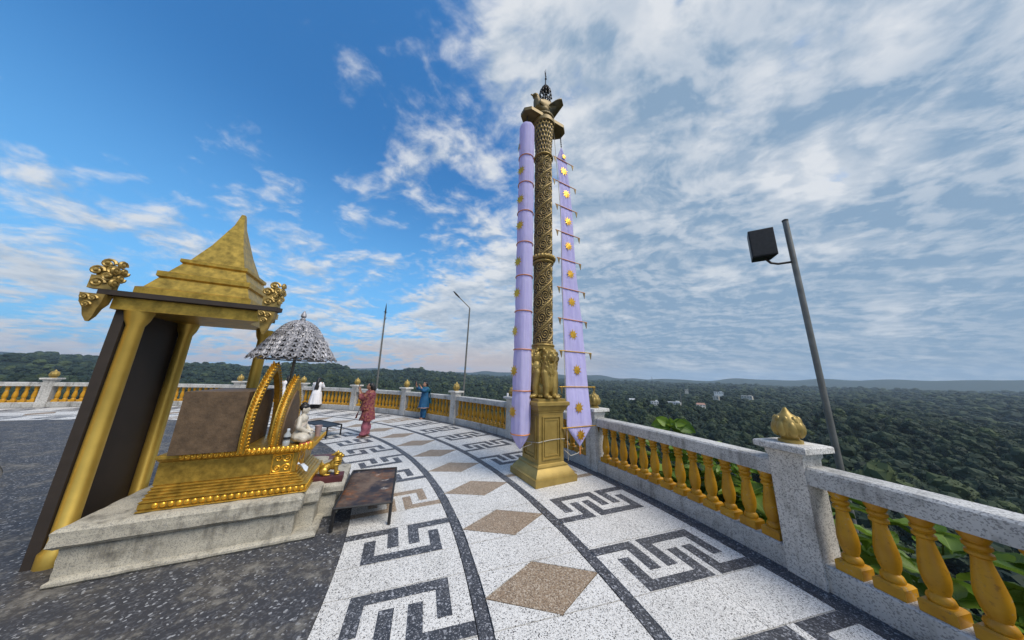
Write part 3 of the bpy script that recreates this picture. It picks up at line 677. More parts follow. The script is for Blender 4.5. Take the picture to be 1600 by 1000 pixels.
# ------------------------------------------------------------------ banners
def star_mesh(rad=0.125, depth=0.006):
    mb = MB(); n = 9; v = [(0, depth, 0)]; f = []
    for k in range(2 * n):
        a = PI * k / n; r_ = rad if k % 2 == 0 else rad * 0.54; v.append((r_ * math.cos(a), 0.001, r_ * math.sin(a)))
    for k in range(2 * n): f.append((0, 1 + k, 1 + (k + 1) % (2 * n)))
    o = len(v); v.append((0, -0.003, 0)); 
    for k in range(2 * n): f.append((o, 1 + (k + 1) % (2 * n), 1 + k))
    mb.add(v, f)
    return mb.mesh('star', 'gold_leaf', False)
STAR = star_mesh()
def build_banners():
    n = Vector((-math.cos(PA), -math.sin(PA), 0)); c = Vector((PCX, PCY, 0))
    # tube banner on the stupa side
    q = c + n * 0.50; t = thing('tube_banner', 'long lilac tube banner with orange hoops and gold stars, left of the column', 'banner', (q.x, q.y, 0))
    D0 = q.length
    rad = 0.172; ztop = 8.02
    def zat(y): return at_d(821, y, D0).z
    hoops = [zat(y) for y in (250, 291.4, 335.4, 383, 434, 488, 547, 610.5, 677.5)]
    zb = hoops[-1]
    prof = [(0.012, zb - 0.26), (0.03, zb - 0.24)]
    nn = 40; rings = []
    zs = list(np.concatenate([np.linspace(zb - 0.27, zb, 6), np.linspace(zb + 0.02, ztop - 0.05, 130), [ztop - 0.02, ztop, ztop + 0.03, ztop + 0.05]]))
    for z in zs:
        if z < zb: rr = rad * (0.06 + 0.94 * ((z - zb + 0.27) / 0.27) ** 0.8)
        elif z > ztop - 0.06: rr = rad * math.sqrt(max(0.004, 1 - ((z - ztop + 0.06) / 0.112) ** 2))
        else: rr = rad
        d = min(abs(z - h) for h in hoops); puff = 0.010 * (1 - math.exp(-(d / 0.12) ** 2))
        kk = np.clip((3.0 - z) / 2.4, 0, 1)
        rings.append([((rr + puff * (rr / rad) + (0.004 + 0.012 * kk) * math.sin(9 * a + 1.5 * math.sin(z * 0.9) + z * 0.35) * (rr / rad)) * math.cos(a) - 0.02 * kk, (rr + puff * (rr / rad) + (0.004 + 0.010 * kk) * math.sin(7 * a + z * 0.3)) * math.sin(a), z) for a in np.linspace(0, 2 * PI, nn + 1)[:-1]])
    obj('fabric', MB().loft(rings), 'banner_lilac', t, True, None)
    for z in hoops:
        kk = float(np.clip((3.0 - z) / 2.4, 0, 1))
        obj('hoop', MB().tube([((rad + 0.012) * math.cos(2 * PI * k / 36) - 0.02 * kk, (rad + 0.012) * math.sin(2 * PI * k / 36), z) for k in range(36)], 0.011, 6, True), 'orange_tape', t)
    vd = Vector((-q.x, -q.y, 0)).normalized(); base = math.atan2(vd.y, vd.x)
    for y, dx in ((233, -1.0), (274, -0.62), (318, -0.62), (358, -0.62), (413, -0.72), (461, -0.75), (519, -0.85), (580, -0.80), (643, -0.80)):
        z = zat(y); kk = float(np.clip((3.0 - z) / 2.4, 0, 1)); a = base - math.asin(max(-0.97, -abs(dx))) * -1.0
        a = base - math.asin(min(0.97, abs(dx)))
        s = link('star', STAR, t, ((rad + 0.026) * math.cos(a) - 0.02 * kk, (rad + 0.026) * math.sin(a), z)); s.rotation_euler = (0, 0, a - PI / 2)
    hk = MB().tube([(0, 0, ztop + 0.03), (0.005, 0, 8.20), (0, 0, 8.375)], 0.008, 6)
    for k in range(5): hk.ball((0, 0, ztop + 0.08 + k * 0.06), (0.018, 0.018, 0.026), 6, 5)
    obj('hanger', hk, 'dark_iron', t)
    rope = MB().tube([(0, 0, zb - 0.255), (0.06, 0.0, zb - 0.24), (0.2, -0.0, 0.62), (0.5 * math.cos(PA) - 0.24, 0.5 * math.sin(PA) - 0.21, 0.66)], 0.006, 5)
    obj('tie_cord', rope, 'rope', t)
    # flat banner on the balustrade side
    q = c - n * 0.56
    t = thing('flat_banner', 'long flat lilac banner with cross bars, pennants and gold stars, right of the column', 'banner', (0, 0, 0))
    bars = [((864, 242), (895, 263)), ((863, 278.6), (899, 298)), ((867, 316), (901, 336)), ((867.6, 357.6), (905, 374.6)), ((869.6, 401), (907, 415)), ((870, 448), (913, 458)), ((871, 497.6), (916, 503)), ((873, 549.6), (923, 550)), ((873.6, 606), (929, 603)), ((878, 668), (935.5, 665))]
    dirv = Vector((math.cos(R(29)), math.sin(R(29)), 0)); nrm = Vector((dirv.y, -dirv.x, 0))
    mids = []
    for i, (l, r_) in enumerate(bars):
        m = at_d((l[0] + r_[0]) / 2, (l[1] + r_[1]) / 2, 5.84); Lb = 0.70 + 0.022 * i; mids.append((m, Lb))
    fedge = [(870, 886), (873, 890.5), (874.5, 894), (876.5, 896), (876.5, 899), (877, 904), (879, 910), (881.5, 914), (884, 918.5), (886, 925)]
    rows = []
    def along(px, m):
        d = ray(px, 0)                                    # solve on the line m + s*dirv for photo column px at this height
        best = None
        for s in np.linspace(-0.6, 0.6, 241):
            P = np.array(m + dirv * float(s)) - np.array([0, 0, CH]); cc = CR.T @ P; e = abs(800 + FPX * cc[0] / cc[1] - px)
            if best is None or e < best[0]: best = (e, float(s))
        return best[1]
    edges = [(along(a, m), along(b, m)) for (a, b), (m, _) in zip(fedge, mids)]
    apex = at_d(877, 231, 5.78); tip = at_d(906, 697, 5.84)
    K = [(apex, -0.005, 0.005)] + [(m, e[0], e[1]) for (m, _), e in zip(mids, edges)] + [(tip, -0.006, 0.006)]
    rings = []; nx = 15
    for i in range(len(K) - 1):
        (m0, a0, b0), (m1, a1, b1) = K[i], K[i + 1]
        ns = 10
        for s_ in range(ns + (1 if i == len(K) - 2 else 0)):
            tt = s_ / ns; m = m0.lerp(m1, tt); a = a0 + (a1 - a0) * tt; b = b0 + (b1 - b0) * tt
            pinch = 0.012 * math.sin(PI * tt) if 0 < i < len(K) - 2 else 0
            row = []
            for k in range(nx):
                u = k / (nx - 1); s = (a + pinch) + (b - a - 2 * pinch) * u
                wv = 0.012 * math.sin(u * 17 + i * 1.1) * math.sin(PI * tt) ** 0.7 + 0.02 * math.sin(PI * tt) * math.sin(PI * u)
                row.append(tuple(m + dirv * s + nrm * wv))
            rings.append(row)
    fo = obj('fabric', MB().loft(rings, closed=False), 'banner_lilac', t, True, None)
    sd = fo.modifiers.new('thick', 'SOLIDIFY'); sd.thickness = 0.003
    for i, ((m, Lb), (l, r_)) in enumerate(zip(mids, bars)):
        sa, sb = along(l[0], m), along(r_[0], m)
        p0, p1 = m + dirv * sa + nrm * 0.016, m + dirv * sb + nrm * 0.016
        bar = obj('cross_bar', MB().tube([p0, p1], 0.010, 8), 'orange_tape' if i < 8 else 'gold_leaf', t)
        if i > 6: bar.data.materials[0] = MATS['gold_leaf']
        for P, sg in ((p0 + dirv * 0.05, 1), (p1 - dirv * 0.03, -1)):
            w2 = 0.038
            tri = [P + dirv * -w2, P + dirv * w2, P + Vector((0, 0, -0.15)) + dirv * 0.01]
            v = [tuple(x + nrm * 0.006) for x in tri] + [tuple(x - nrm * 0.006) for x in tri]
            obj('pennant', MB().add(v, [(0, 1, 2), (5, 4, 3), (0, 3, 4, 1), (1, 4, 5, 2), (2, 5, 3, 0)]), 'bronze_gilt', bar, False)  # darker gilt puts the pennants' backlit shade into their colour
    ang = math.atan2(nrm.y, nrm.x) - PI / 2
    for (x, y) in ((880, 246), (880, 269), (884, 304), (886.5, 346), (887, 385), (890, 428), (892, 473), (894, 523), (900, 577), (903, 636), (906, 679)):
        m = at_d(x, y, 5.84)
        m = min((K[i][0].lerp(K[i + 1][0], f_) for i in range(len(K) - 1) for f_ in np.linspace(0, 1, 20)), key=lambda v: abs(v.z - m.z))
        s = link('star', STAR, t, m + dirv * along(x, m) + nrm * 0.036); s.rotation_euler = (0, 0, ang)
        if y < 250: s.scale = (0.6, 1, 0.6)
    hk = MB(); top = Vector((q.x, q.y, 8.372))
    hk.tube([apex, apex.lerp(top, 0.5), top], 0.008, 6)
    for k in range(6): hk.ball(tuple(apex.lerp(top, 0.1 + k * 0.14)), (0.018, 0.018, 0.026), 6, 5)
    obj('hanger', hk, 'dark_iron', t)
    gp = at_d(884, 600, 5.5)
    obj('guy_cord', MB().tube([Vector((PCX + 0.30, PCY + 0.17, 8.372)), at_d(876, 330, 5.62), at_d(880, 500, 5.62), at_d(884, 640, 5.62), at_d(888, 720, 5.7)], 0.007, 5), 'rope', t)
    pts = [tip + Vector((0, 0, 0.01)), tip + Vector((-0.01, 0, -0.10)), at_d(903, 708, 5.8), at_d(892, 712, 5.7), at_d(882, 703, 5.6)]
    obj('tie_cord', MB().tube(pts, 0.007, 5), 'rope', t)
    obj('tassel', MB().caps(tip + Vector((0, 0, -0.02)), tip + Vector((0, 0, -0.14)), 0.012, 0.022, 8), 'orange_tape', t)
build_banners()

# ------------------------------------------------------------------ the shrine beside the stupa (local axes: a = outward, b = round the terrace)
TH = R(25.6); ER = Vector((math.cos(TH), math.sin(TH), 0)); ET = Vector((-math.sin(TH), math.cos(TH), 0))
def AB(a, b, z=0.0): return Vector((CX, CY, 0)) + ER * a + ET * b + Vector((0, 0, z))
SH = AB(10.0, 0.4)                                        # origin of the shrine pieces; x = a - 10, y = b - 0.4
def lx(a): return a - 10.0
def ly(b): return b - 0.4
def bevbox(a0, a1, b0, b1, z0, z1, ch=0.012, nose=0.0):
    mb = MB(); x0, x1, y0, y1 = lx(a0), lx(a1), ly(b0), ly(b1); rr = []
    for ins, z in ((ch, z0), (0, z0 + ch), (0, z1 - ch - nose), (ch * 0.7, z1 - ch * 0.4), (ch * 1.6, z1)):
        rr.append([(x0 + ins, y0 + ins, z), (x1 - ins, y0 + ins, z), (x1 - ins, y1 - ins, z), (x0 + ins, y1 - ins, z)])
    return mb.loft(rr)
def rough(o, s=0.022, size=0.09, lv=4):
    sub = o.modifiers.new('sub', 'SUBSURF'); sub.subdivision_type = 'SIMPLE'; sub.levels = lv; sub.render_levels = lv
    displace(o, s, size)
def build_stone_base():
    t = thing('stone_plinth', 'stepped weathered stone base under the golden shrine', 'plinth', SH, TH)
    # body blocks, stepping back round the corner, and the nosed slabs over them
    for (a0, a1, b0, b1, z0, z1) in ((9.0, 10.64, -0.06, 1.6, 0.0, 0.285), (9.6, 10.80, 0.10, 1.35, 0.001, 0.29), (9.9, 10.98, 0.36, 1.15, 0.0015, 0.285)):
        o = obj('stone_block', bevbox(a0, a1, b0, b1, z0, z1, 0.015), 'shrine_stone', t); rough(o)
    for (a0, a1, b0, b1, z0, z1) in ((8.95, 10.69, -0.12, 1.62, 0.287, 0.455), (9.55, 10.83, 0.05, 1.40, 0.292, 0.447), (9.85, 11.06, 0.30, 1.20, 0.288, 0.410)):
        o = obj('stone_slab', bevbox(a0, a1, b0, b1, z0, z1, 0.03), 'shrine_stone', t); rough(o, 0.026)
    for (a0, a1, b0, b1, z0, z1) in ((9.0, 10.875, -0.11, 0.42, 0.0, 0.058), (10.0, 11.02, 0.42, 1.3, 0.0, 0.05)):
        o = obj('stone_step', bevbox(a0, a1, b0, b1, z0, z1, 0.02), 'shrine_stone', t); rough(o, 0.02)
build_stone_base()
def curl(mb, c, rad, turns, plane, sgn=1, th=0.010, n=22, a0=0.0):
    pts = []
    for i in range(n):
        q = i / (n - 1); r_ = rad * (1 - 0.86 * q); a = a0 + sgn * turns * 2 * PI * q
        pts.append(plane(c[0] + r_ * math.cos(a), c[1] + r_ * math.sin(a)))
    mb.tube(pts, [th * (1 - 0.3 * i / n) for i in range(n)], 6); mb.ball(pts[-1], th * 1.5, 6, 5)
def build_gold_shrine():
    t = thing('golden_shrine', 'ornate golden shrine pedestal with flame edged back on stone base', 'shrine', SH + Vector((0, 0, 0.455)), TH)
    Z = 0.455
    def step(name, a1, b0, z0, z1, a0=9.35, b1=0.95, ch=0.008, parent=t):
        m = bevbox(a0, a1, b0, b1, z0 - Z, z1 - Z, ch); return obj(name, m, 'gold_bright', parent)
    b0_ = step('base_moulding', 10.70, 0.0, 0.4565, 0.475)
    step('base_moulding', 10.675, 0.02, 0.475, 0.535); step('base_moulding', 10.69, 0.01, 0.535, 0.555)
    # row of lotus bosses
    for i in range(22):
        a = 10.645 - 0.056 * i
        obj('lotus_boss', MB().ball((lx(a), ly(0.018), 0.505 - Z), (0.023, 0.016, 0.027), 10, 7), 'gold_leaf', t)
    for i in range(15):
        obj('lotus_boss', MB().ball((lx(10.678), ly(0.055 + 0.056 * i), 0.505 - Z), (0.016, 0.023, 0.027), 10, 7), 'gold_leaf', t)
    for k, (a1, b0, z0, z1) in enumerate(((10.64, 0.05, 0.555, 0.578), (10.61, 0.075, 0.578, 0.600), (10.58, 0.10, 0.600, 0.622), (10.555, 0.125, 0.622, 0.645))): step('base_moulding', a1, b0, z0, z1)
    body = step('body', 10.525, 0.15, 0.645, 0.875)
    # carved scroll panels
    for face in (0, 1):
        m = MB()
        for (u, v, s) in ((0.07, 0.055, 1), (0.16, 0.055, -1), (0.07, 0.165, -1), (0.16, 0.165, 1)):
            pl = (lambda U, V: (lx(10.50) - U, ly(0.148), 0.655 - Z + V)) if face == 0 else (lambda U, V: (lx(10.528), ly(0.17) + U * 1.5, 0.655 - Z + V))
            curl(m, (u, v), 0.045, 1.4, pl, s, 0.009)
        for (u0, v0, u1, v1) in ((0.02, 0.0, 0.02, 0.21), (0.21, 0.0, 0.21, 0.21), (0.02, 0.0, 0.21, 0.0), (0.02, 0.21, 0.21, 0.21)):
            m.tube([pl(u0, v0), pl(u1, v1)], 0.007, 6)
        obj('scroll_panel', m, 'gold_leaf', body)
    for a1, b0, z0, z1 in ((10.55, 0.13, 0.875, 0.893), (10.585, 0.10, 0.893, 0.912)): step('cornice', a1, b0, z0, z1)
    top = step('cornice', 10.66, 0.07, 0.912, 0.955)
    # scalloped leaf border with a turned-up corner
    for i in range(26):
        a = 10.645 - 0.044 * i; m = MB(); lift = 0.04 * max(0, 1 - i / 3.5)
        m.ball((lx(a), ly(0.062), 0.935 - Z + lift * 0.4), (0.023, 0.010, 0.034 + lift * 0.4), 8, 6); curl(m, (0, 0), 0.015, 1.2, lambda U, V: (lx(a) + U, ly(0.050), 0.935 - Z + V), 1 if i % 2 else -1, 0.0045, 12)
        obj('border_leaf', m, 'gold_leaf', top)
    for i in range(20):
        b = 0.08 + 0.044 * i; m = MB(); lift = 0.04 * max(0, 1 - i / 3.5)
        m.ball((lx(10.668), ly(b), 0.935 - Z + lift * 0.4), (0.010, 0.023, 0.034 + lift * 0.4), 8, 6); obj('border_leaf', m, 'gold_leaf', top)
    obj('corner_leaf', MB().loft([[(lx(10.62) + 0.055 * q + 0.03 * (1 - q) * c_, ly(0.09) - 0.03 * q + 0.03 * (1 - q) * s_, 0.93 - Z + 0.10 * q ** 1.6) for c_, s_ in ((-1, -1), (1, -1), (1, 1), (-1, 1))] for q in (0, 0.3, 0.6, 0.85, 0.99)]), 'gold_leaf', top)
    # flame-edged back board (pointed arch, seen almost edge on)
    def arch(name, a, bc, hw, z0, z1, th, mat, flame=True, parent=t, hollow=0.0):
        n = 26; L_ = []
        for i in range(n + 1):
            q = i / n; L_.append((hw * (1 - q ** 2.3) ** 0.8 * (1 + 0.10 * math.sin(q * PI)), z0 + (z1 - z0) * q))
        m = MB()
        outl = [(-w_, z) for w_, z in L_] + [(w_, z) for w_, z in L_[::-1][1:]]
        if hollow:
            inn = [(y * (1 - hollow / hw), z0 + (z - z0) * (1 - hollow / (z1 - z0))) for y, z in outl]
            for j in range(len(outl) - 1):
                p = [outl[j], outl[j + 1], inn[j + 1], inn[j]]
                v = [(lx(a) + s * th / 2, ly(bc) + y, z - Z) for s in (-1, 1) for y, z in p]
                m.add(v, [(3, 2, 1, 0), (4, 5, 6, 7), (0, 1, 5, 4), (1, 2, 6, 5), (2, 3, 7, 6), (3, 0, 4, 7)])
        else:
            v = [(lx(a) + s * th / 2, ly(bc) + y, z - Z) for s in (-1, 1) for y, z in outl]; k = len(outl)
            m.add(v, [tuple(range(k - 1, -1, -1)), tuple(range(k, 2 * k))] + [(j, (j + 1) % k, k + (j + 1) % k, k + j) for j in range(k)])
        o = obj(name, m, mat, parent, True, 30)
        if flame:
            for s in (-1, 1):
                for i in range(n):
                    w_, z = L_[i]; fm = MB()
                    fm.caps((lx(a), ly(bc) + s * (w_ - 0.01), z - Z + 0.01), (lx(a) + 0.0, ly(bc) + s * (w_ + 0.030), z - Z + 0.055), 0.020, 0.007, 8); fm.ball((lx(a) + 0.025, ly(bc) + s * (w_ - 0.030), z - Z + 0.02), 0.013, 8, 6); fm.ball((lx(a) + 0.032, ly(bc) + s * (w_ - 0.06), z - Z + 0.02), 0.010, 8, 6)
                    obj('flame_leaf', fm, 'gold_leaf', o)
        return o
    arch('back_board', 10.27, 0.50, 0.42, 0.956, 1.78, 0.07, 'gold_bright')
    arch('board_panel', 10.29, 0.50, 0.30, 0.958, 1.60, 0.06, 'brown_panel', False)
    arch('back_arch', 10.05, 0.40, 0.47, 0.956, 1.95, 0.06, 'gold_bright', True, t, 0.10)
    obj('niche_wall', bevbox(9.45, 9.98, 0.02, 0.85, 0.956 - Z, 1.60 - Z, 0.004), 'brown_panel', t)
build_gold_shrine()
def build_pavilion():
    t = thing('shrine_pavilion', 'gilded pavilion with carved roof corners standing against the stupa', 'pavilion', AB(9.3, 0.8), TH)
    m = MB()
    for (x, y) in ((-0.55, -0.45), (-0.55, 0.40), (0.30, 0.40)):
        c = obj('column', MB().lathe([(0.10, 0.0), (0.10, 0.12), (0.07, 0.16), (0.065, 2.3), (0.09, 2.36), (0.11, 2.46)], 16, (x, y, 0)), 'gold_stupa', t)
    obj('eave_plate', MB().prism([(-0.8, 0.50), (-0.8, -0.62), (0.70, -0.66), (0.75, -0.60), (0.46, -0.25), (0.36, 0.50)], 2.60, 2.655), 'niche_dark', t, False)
    obj('architrave', MB().prism([(-0.72, -0.55), (0.52, -0.55), (0.34, -0.25), (0.30, 0.45), (-0.72, 0.45)], 2.46, 2.598), 'gold_bright', t, False)
    obj('roof', MB().sqlathe([(0.50, 2.656), (0.50, 2.74), (0.46, 2.76), (0.40, 2.90), (0.42, 2.92), (0.42, 2.98), (0.36, 3.0), (0.30, 3.14), (0.32, 3.16), (0.32, 3.2), (0.26, 3.22), (0.16, 3.5), (0.05, 3.9), (0.02, 4.1)], (-0.1, -0.05, 0)), 'gold_bright', t, False)
    for cx_, cy_ in ((0.66, -0.61), (-0.76, -0.60)):
        up_, dn = MB(), MB()
        up_.prism([(cx_ - 0.12, cy_ - 0.02), (cx_ + 0.05, cy_ - 0.02), (cx_ + 0.05, cy_ + 0.05), (cx_ - 0.12, cy_ + 0.05)], 2.655, 2.80)
        for k, (u, v, s) in enumerate(((-0.06, 0.06, 1), (0.0, 0.14, -1), (-0.09, 0.19, 1), (0.02, 0.22, -1), (-0.03, 0.28, 1))):
            curl(up_, (u, v), 0.055, 1.3, lambda U, V: (cx_ + U, cy_ - 0.025, 2.66 + V), s, 0.016, 16); curl(up_, (u, v), 0.05, 1.3, lambda U, V: (cx_ + 0.055, cy_ + U + 0.03, 2.66 + V), s, 0.016, 16)
        up_.ball((cx_ - 0.03, cy_ + 0.015, 2.83), (0.085, 0.035, 0.12), 8, 6)
        obj('antefix', up_, 'carved_gilt_plain', t)
        dn.loft([[(cx_ - 0.05 + w_ * a_, cy_ + 0.01 + 0.6 * w_ * b_, z) for a_, b_ in ((-1, -1), (1, -1), (1, 1), (-1, 1))] for w_, z in ((0.085, 2.595), (0.075, 2.50), (0.05, 2.44), (0.035, 2.36), (0.01, 2.30))])
        for u, v in ((-0.04, -0.05), (0.02, -0.06), (-0.01, -0.13)): curl(dn, (u, v), 0.035, 1.2, lambda U, V: (cx_ - 0.05 + U, cy_ - 0.055, 2.60 + V), 1, 0.010, 14)
        obj('corner_pendant', dn, 'carved_gilt_plain', t)
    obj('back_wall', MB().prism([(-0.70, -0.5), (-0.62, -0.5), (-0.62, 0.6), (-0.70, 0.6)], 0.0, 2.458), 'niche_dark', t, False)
build_pavilion()
def build_stupa():
    t = thing('stupa', 'great golden bell shaped stupa in the middle of the terrace', 'stupa', (CX, CY, 0))
    prof = [(7.6, 0.0), (7.6, 0.9), (7.45, 1.0), (7.2, 1.05)]
    def part(name, pr, n=96): return obj(name, MB().lathe([(r_ * 0.92, z) for r_, z in pr], n), 'gold_stupa', t, True, 25)
    part('terrace_ring', [(7.0, 0.001), (7.0, 0.5), (6.9, 0.6), (6.75, 0.65), (6.75, 1.3), (6.9, 1.4), (6.9, 1.55), (6.5, 1.6)])
    part('terrace_ring', [(6.3, 1.601), (6.3, 2.3), (6.45, 2.4), (6.45, 2.6), (6.0, 2.65)])
    part('terrace_ring', [(5.7, 2.651), (5.7, 3.3), (5.85, 3.4), (5.85, 3.6), (5.4, 3.65)])
    part('bell', [(5.2, 3.651), (5.3, 3.9), (5.1, 4.2), (4.9, 4.6), (4.5, 5.4), (4.0, 6.4), (3.4, 7.4), (2.8, 8.2), (2.5, 8.7), (2.5, 9.0), (2.2, 9.1)])
    part('spire', [(2.2, 9.101), (1.9, 9.6), (1.95, 9.8), (1.6, 10.2), (1.65, 10.5), (1.3, 11.0), (1.35, 11.3), (1.0, 12.0), (0.7, 13.5), (0.3, 16), (0.05, 19)])
build_stupa()

def build_buddha():
    m = MB()
    m.ball((0.02, 0, 0.075), (0.13, 0.17, 0.075), 16, 8)                            # folded legs
    for s in (-1, 1):
        m.caps((-0.02, s * 0.07, 0.09), (0.09, s * 0.155, 0.06), 0.062, 0.05); m.caps((0.09, s * 0.155, 0.06), (0.125, s * 0.0, 0.055), 0.048, 0.038)
        m.caps((-0.01, s * 0.095, 0.30), (0.0, s * 0.145, 0.20), 0.036, 0.032); m.caps((0.0, s * 0.145, 0.20), (0.09, s * 0.08, 0.135), 0.030, 0.024)
        m.ball((0.115, s * 0.075, 0.13), (0.035, 0.022, 0.016), 8, 6)
        for q in range(4): m.caps((0.13, s * (0.088 - 0.010 * q), 0.128), (0.165, s * (0.088 - 0.012 * q), 0.112), 0.007, 0.006, 6)
        m.ball((0.0, s * 0.052, 0.40), (0.012, 0.008, 0.030), 8, 6)
    m.ball((-0.01, 0, 0.20), (0.075, 0.10, 0.13), 14, 9); m.ball((0.0, 0, 0.28), (0.065, 0.11, 0.06), 14, 8); m.caps((0, 0, 0.32), (0.005, 0, 0.36), 0.034, 0.032)
    m.ball((0.012, 0, 0.405), (0.052, 0.050, 0.062), 14, 9); m.caps((0.058, 0, 0.415), (0.068, 0, 0.398), 0.008, 0.011, 8); m.ball((0.055, 0, 0.378), (0.012, 0.018, 0.007), 8, 6); m.ball((0.045, 0, 0.358), (0.016, 0.02, 0.014), 8, 6)
    m.v = [(x * 0.85, y, z) for x, y, z in m.v]
    p = AB(10.47, 0.33, 0.956)
    t = thing('buddha_statue', 'small white seated Buddha statue with black hair on the golden shrine', 'statue', p, TH)
    blob('body', m, 'statue_white', t, 0.0055, 3)
    h = MB(); h.ball((-0.004, 0, 0.430), (0.056, 0.056, 0.052), 14, 9); h.ball((-0.010, 0, 0.472), (0.030, 0.030, 0.022), 10, 7)
    obj('hair', h, 'black_hair', t)
    sash = [[(0.064 * math.cos(a) * 1.06 - 0.008, 0.108 * math.sin(a) * 1.03, z + 0.05 * math.sin(a)) for a in np.linspace(0, 2 * PI, 25)[:-1]] for z in (0.235, 0.25, 0.265)]
    obj('robe_edge', MB().loft(sash, cap=False), 'marble_pinkish', t, True, None)
    c = obj('offering_cup', MB().lathe([(0.030, 0), (0.045, 0.14), (0.047, 0.145), (0.042, 0.14), (0.028, 0.012)], 16), 'cup_paper'); c.location = AB(10.615, 0.62, 0.956); tag(c, 'pinkish grey paper cup in front of the white Buddha', 'cup')
    b = thing('water_bottle', 'small clear water bottle behind the white Buddha on the shrine', 'bottle', AB(10.385, 0.14, 0.956))
    obj('bottle_body', MB().lathe([(0.032, 0), (0.036, 0.01), (0.036, 0.055), (0.033, 0.06), (0.036, 0.066), (0.036, 0.125), (0.016, 0.16), (0.014, 0.175)], 14), 'clear_plastic', b)
    obj('label_band', MB().lathe([(0.0368, 0.075), (0.0368, 0.105)], 14), 'black_plastic', b); obj('bottle_cap', MB().lathe([(0.016, 0.176), (0.016, 0.195), (0.012, 0.197)], 12), 'tissue', b)
    for k in range(4):
        o = obj('offering_stick', MB().caps((-0.06, 0, 0.008), (0.06, 0.01 * k, 0.008), 0.007, 0.007, 6), 'orange_item'); o.location = AB(10.585, 0.135 + 0.022 * k, 0.956); o.rotation_euler = (0, 0, TH + 0.1 * k)
        tag(o, ('orange offering stick nearest the golden shrine edge', 'orange offering stick second from the golden shrine edge', 'orange offering stick third from the golden shrine edge', 'orange offering stick closest to the white Buddha')[k], 'offering', 'orange offering sticks before the Buddha')
    ts = MB(); g = []
    for i in range(7): g.append([(0.018 * i - 0.05, 0.07 * (j / 5 - 0.5), 0.055 + 0.04 * math.sin(i * 0.9 + j) * 0.6 + 0.07 * (1 - i / 6)) for j in range(6)])
    o = obj('tissue_wrapper', ts.loft(g, closed=False), 'tissue', None, True, None); o.modifiers.new('t', 'SOLIDIFY').thickness = 0.003
    o.location = AB(10.60, 0.12, 0.622); o.rotation_euler = (0, 0, TH); tag(o, 'crumpled pale blue wrapper lying on the golden shrine steps', 'wrapper')
build_buddha()
def build_chinthe():
    p = AB(10.855, 0.44, 0.410)
    pl = obj('maroon_block', MB().sqlathe([(0.085, 0.0), (0.085, 0.076), (0.082, 0.080)], (0, 0, 0), 0, 2.0), 'maroon'); pl.location = p; pl.rotation_euler = (0, 0, TH)
    tag(pl, 'dark maroon painted block under the small golden lion figure', 'block')
    m = MB()
    m.ball((-0.06, 0, 0.095), (0.075, 0.055, 0.06), 12, 8, Matrix.Rotation(R(-25), 3, 'Y')); m.ball((0.03, 0, 0.135), (0.065, 0.052, 0.075), 12, 8); m.ball((-0.02, 0, 0.12), (0.08, 0.045, 0.05), 12, 8)
    m.ball((0.055, 0, 0.20), (0.05, 0.052, 0.055), 12, 8); m.ball((0.075, 0, 0.255), (0.045, 0.042, 0.042), 12, 8); m.ball((0.115, 0, 0.245), (0.028, 0.03, 0.018), 10, 7); m.ball((0.108, 0, 0.222), (0.022, 0.024, 0.012), 10, 7)
    for s in (-1, 1):
        m.caps((0.055, s * 0.035, 0.13), (0.068, s * 0.038, 0.03), 0.026, 0.018); m.ball((0.082, s * 0.038, 0.014), (0.032, 0.02, 0.014), 8, 6)
        m.ball((-0.075, s * 0.045, 0.06), (0.05, 0.026, 0.05), 10, 7); m.ball((-0.035, s * 0.05, 0.014), (0.05, 0.02, 0.014), 8, 6)
        m.caps((0.06, s * 0.035, 0.285), (0.045, s * 0.045, 0.315), 0.015, 0.004, 6); m.ball((0.10, s * 0.022, 0.27), 0.012, 8, 6)
    for k in range(5): m.caps((0.06 - 0.012 * k, 0, 0.295 - 0.008 * k), (0.045 - 0.018 * k, 0, 0.325 - 0.016 * k), 0.014, 0.004, 6)
    for k in range(3): m.tube([(0.05 + (0.066 - 0.004 * k) * math.cos(a), (0.062 - 0.004 * k) * math.sin(a), 0.19 - 0.028 * k) for a in np.linspace(-1.9, 1.9, 14)], 0.010, 6)
    for k in range(3): m.caps((-0.115, 0, 0.07), (-0.115 - 0.018 * (k - 1), 0, 0.165 + 0.02 * (k % 2)), 0.018, 0.006, 6)
    o = blob('lion_figurine', m, 'gold_bright', None, 0.0055, 2); o.location = p + Vector((0, 0, 0.080)) + ER * 0.01; o.rotation_euler = (0, 0, TH); o.scale = (1, 1, 0.93)
    tag(o, 'small golden guardian lion figure sitting on a maroon block', 'figurine')
    for k in range(3):
        pk = obj('bench_plank', MB().box((0, 0, 0), (0.46, 0.135, 0.03)), 'old_plank'); bm_ = pk.modifiers.new('b', 'BEVEL'); bm_.width = 0.005
        PK.append(pk)
PK = []
build_chinthe()
bt = thing('plank_bench', 'low bench of old purplish brown planks behind the golden lion figure', 'bench', AB(10.62, 1.70), TH)
for k, pk in enumerate(PK):
    pk.parent = bt; pk.location = (0.0, -0.22 + 0.165 * k, 0.40 - 0.004 * k); pk.rotation_euler = (0, 0.02, 0.02 * (k - 1))
for s in (-1, 1):
    for q in (-1, 1): obj('leg', MB().box((s * 0.19, q * 0.19 - 0.05, 0.193), (0.04, 0.04, 0.384)), 'old_plank', bt, False)

